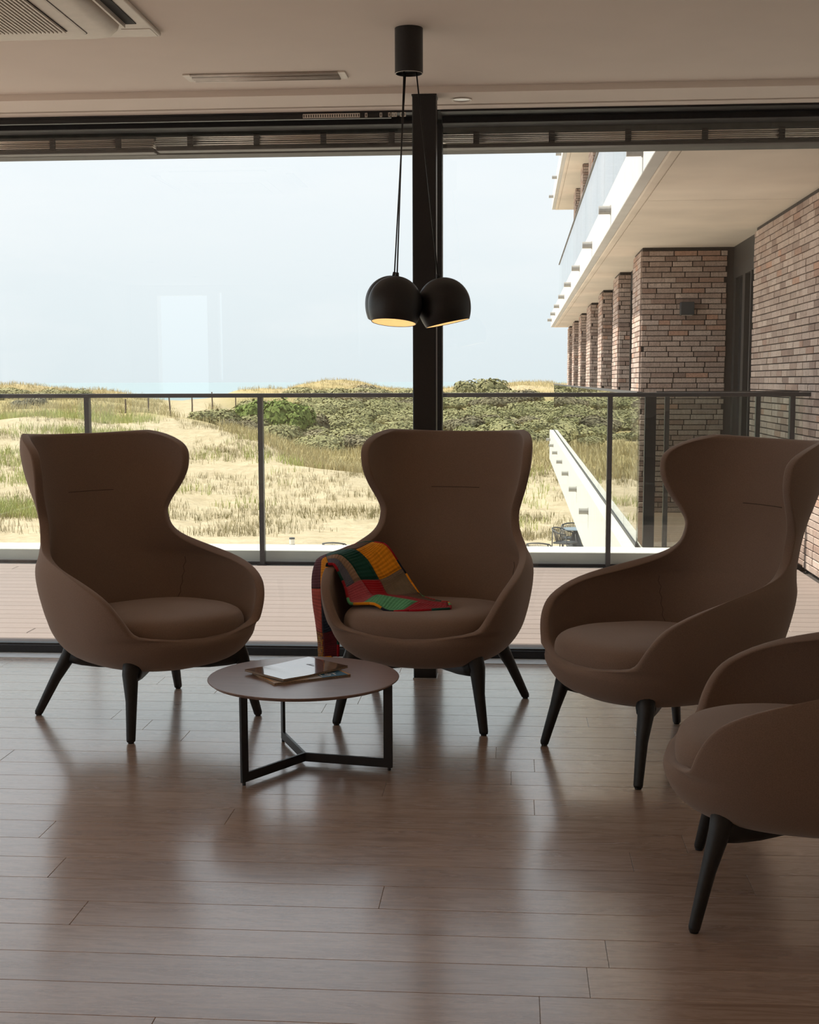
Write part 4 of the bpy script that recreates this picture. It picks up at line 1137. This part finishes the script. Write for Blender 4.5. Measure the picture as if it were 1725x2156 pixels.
# ------------------------------------------------------------------ magazines
def text_mesh(s, size):
    cu = bpy.data.curves.new('lettering', 'FONT'); cu.body = s; cu.size = size; cu.extrude = .00015; cu.align_x = 'LEFT'
    o = bpy.data.objects.new('lettering', cu); col.objects.link(o); bpy.context.view_layer.update()
    dg = bpy.context.evaluated_depsgraph_get(); me = bpy.data.meshes.new_from_object(o.evaluated_get(dg)); bpy.data.objects.remove(o, do_unlink=True); me.name = 'lettering'; return me
mc1, t, b = mat('glossy_brown_cover'); tcn = t.add('ShaderNodeTexCoord')
n_ = t.noise(t.mapping(tcn.outputs['Object'], (6, 3, 1)), 2.2, 5, .6)
t.link(t.ramp(n_.outputs['Fac'], [(.35, (.10, .06, .04)), (.6, (.19, .12, .085)), (.75, (.30, .22, .16))]), b.inputs['Base Color']); setp(b, Roughness=.09); b.inputs['Specular IOR Level'].default_value = .9; b.inputs['Coat Weight'].default_value = 1.0; b.inputs['Coat Roughness'].default_value = .04
mc2, t, b = mat('blue_orange_cover'); tcn = t.add('ShaderNodeTexCoord'); sx2 = t.add('ShaderNodeSeparateXYZ'); t.link(tcn.outputs['Object'], sx2.inputs[0])
cc = t.ramp(t.math('MULTIPLY_ADD', sx2.outputs['X'], 3.4, .5), [(0, (.60, .33, .12)), (.04, (.55, .42, .30)), (.45, (.45, .40, .36)), (.62, (.05, .18, .30)), (.93, (.05, .17, .30)), (.95, (.62, .36, .14))], 'CONSTANT')
t.link(cc, b.inputs['Base Color']); setp(b, Roughness=.22)
def magazine(label, corners, z0, th, cover, curl, txt, tcolor, tpos, tsize):
    """corners: near-left, near-right, far-right, far-left in world xy"""
    a, b_, c, d = [Vector((p[0], p[1])) for p in corners]
    cen = (a + b_ + c + d) / 4; ang = math.atan2((b_ - a).y, (b_ - a).x)
    L_ = ((b_ - a).length + (c - d).length) / 2; W_ = ((d - a).length + (c - b_).length) / 2
    o = thing('magazine', label, 'magazine', (cen.x, cen.y, z0), ang, 'magazines on the coffee table')
    n1, n2 = 14, 8
    def hz(x, y): return curl(x / L_ + .5, y / W_ + .5)
    def sheet(zb, zt, e, name, m_):
        vs_ = []; fs = []
        for i in range(n1 + 1):
            for j in range(n2 + 1):
                x = -L_ / 2 - e + (L_ + 2 * e) * i / n1; y = -W_ / 2 - e + (W_ + 2 * e) * j / n2
                vs_.append((x, y, zb + hz(x, y)))
        k = len(vs_); vs_ += [(x, y, z - zb + zt) for x, y, z in vs_]
        q = n2 + 1
        for i in range(n1):
            for j in range(n2):
                fs.append((i * q + j, i * q + j + 1, (i + 1) * q + j + 1, (i + 1) * q + j)); fs.append((k + i * q + j, k + (i + 1) * q + j, k + (i + 1) * q + j + 1, k + i * q + j + 1))
        for i in range(n1):
            for j in (0, n2): fs.append((i * q + j, (i + 1) * q + j, k + (i + 1) * q + j, k + i * q + j))
        for j in range(n2):
            for i in (0, n1): fs.append((i * q + j, i * q + j + 1, k + i * q + j + 1, k + i * q + j))
        return MB().add(vs_, fs).build(name, m_, o, smooth=False)
    sheet(.0006, th - .0006, -.001, 'pages', 'pages')
    cv = sheet(th - .0006, th, 0, 'cover', cover); sheet(0, .0006, 0, 'back_cover', cover)
    tm = text_mesh(txt, tsize); tm.materials.append(tcolor)
    q = place('lettering', tm, None, cv); q.location = (tpos[0] * L_, tpos[1] * W_, th + .0006 + hz(tpos[0] * L_, tpos[1] * W_))
    return o
def xy(px, py, z): p = onz(px, py, z); return (p.x, p.y)
txt_dark = simple('dark_print', (.03, .018, .012), .3); txt_white = simple('white_print', (.7, .7, .7), .4)
# lower magazine: visible near edge (577,1441)-(738,1424)
A = Vector(xy(578, 1437, TZ + .01)); B_ = Vector(xy(739, 1418, TZ + .01)); e_ = (B_ - A).normalized(); nrm = Vector((-e_.y, e_.x)); Wd = .205; Ln = (B_ - A).length
magazine('blue and orange magazine lying under the glossy one on the table', [A, B_, B_ + nrm * Wd, A + nrm * Wd], TZ, .0075, mc2, lambda u, v: .0, 'LST', txt_white, (.13, -.42), .045)
A = Vector(xy(597, 1430, TZ + .018)); B_ = Vector(xy(733, 1403, TZ + .018)); D_ = Vector(xy(504, 1411, TZ + .016)); e_ = (B_ - A).normalized(); nrm = Vector((-e_.y, e_.x)); Wd = .22
magazine('glossy brown magazine with a curled corner lying on top of the other', [A, B_, B_ + nrm * Wd, A + nrm * Wd], TZ + .0078, .0075, mc1, lambda u, v: .010 * max(0, u - .35) ** 1.5 + .008 * max(0, .35 - u), 'NG', txt_dark, (.20, -.08), .06)

# ================================================================== pendant lamp
pc = (-.376, 4.925)
pd = thing('pendant_lamp', 'cluster of three black globe pendants hanging from one black canopy', 'pendant lamp', (pc[0], pc[1], 0))
ZB = 2.434
MB().lathe([(.001, ZC), (.0505, ZC), (.0505, ZB + .001), (.0495, ZB), (.0475, ZB), (.0465, ZB + .012), (.001, ZB + .012)], 48).build('canopy', 'black', pd)
MB().lathe([(.0497, ZB - .0006), (.0475, ZB - .0006), (.0475, ZB + .0002), (.0497, ZB + .0002)], 48, closed=True).build('canopy_rim', 'whitedull', pd)
shade_in = simple('warm_white_enamel', (.88, .80, .66), .5, vary=.01)
bulb_m = bpy.data.materials.new('lit_bulb'); bulb_m.use_nodes = True; t = NT(bulb_m.node_tree); t.n.clear()
em = t.add('ShaderNodeEmission'); em.inputs[0].default_value = (1.0, .66, .33, 1); em.inputs[1].default_value = 4.0
oo = t.add('ShaderNodeOutputMaterial'); t.link(em.outputs[0], oo.inputs[0])
RS = .0975
def lampshade(cx_, cy_, cz, ctop):
    cen = Vector((cx_, cy_, cz)); ax = (Vector(ctop) - cen).normalized()
    # the globe hangs slightly further off plumb than its cable, as the globes lean on each other
    ax = (ax + Vector((ax.x, ax.y, 0)) * .75).normalized()
    q = Vector((0, 0, 1)).rotation_difference(ax)
    top = cen + ax * (RS + .012)
    def prof_(r_):
        up = [(.001, r_)] + [(r_ * math.sin(R(a)), r_ * math.cos(R(a))) for a in range(6, 91, 6)]
        dn_ = [(r_ * math.sqrt(1 - (k * .09 / 1.28) ** 2), -k * .09 * r_) for k in range(1, 9)]
        return up + dn_
    prof_o = prof_(RS); prof_i = list(reversed(prof_(RS - .002)))
    sh = MB().lathe(prof_o, 48).build('shade', 'black', pd, smooth=True, fix=False); sh.location = cen; sh.rotation_mode = 'QUATERNION'; sh.rotation_quaternion = q
    MB().lathe(prof_i, 48).build('shade_lining', shade_in, sh, smooth=True, fix=False)
    rim = [prof_o[-1], prof_i[0]]
    MB().lathe(rim, 48).build('shade_rim', 'black', sh, smooth=True)
    MB().lathe([(.001, .062), (.016, .062), (.016, .03), (.001, .03)], 16).build('socket', 'black', sh)
    MB().lathe([(.001, .032), (.012, .03), (.026, .008), (.030, -.012), (.024, -.032), (.010, -.042), (.001, -.043)], 20).build('bulb', bulb_m, sh, smooth=True)
    MB().lathe([(.001, RS + .014), (.006, RS + .014), (.008, RS - .002), (.001, RS - .002)], 12).build('cable_gland', 'black', sh, smooth=True)
    MB().tube([tuple(ctop), tuple(top)], .0026, 8).build('cable', 'black', pd, smooth=True)
a_ = ony(832, 639, 4.845); b_ = ony(935, 641, 4.925); c_ = ony(824, 636, 5.03)
for p, ct in ((a_, (851, 160, 4.91)), (b_, (877, 160, 4.925)), (c_, (854, 160, 4.945))):
    tpt = ony(*ct[:2], ct[2]); tpt.z = ZB + .005
    lampshade(p.x - pc[0], p.y - pc[1], p.z, (tpt.x - pc[0], tpt.y - pc[1], tpt.z))
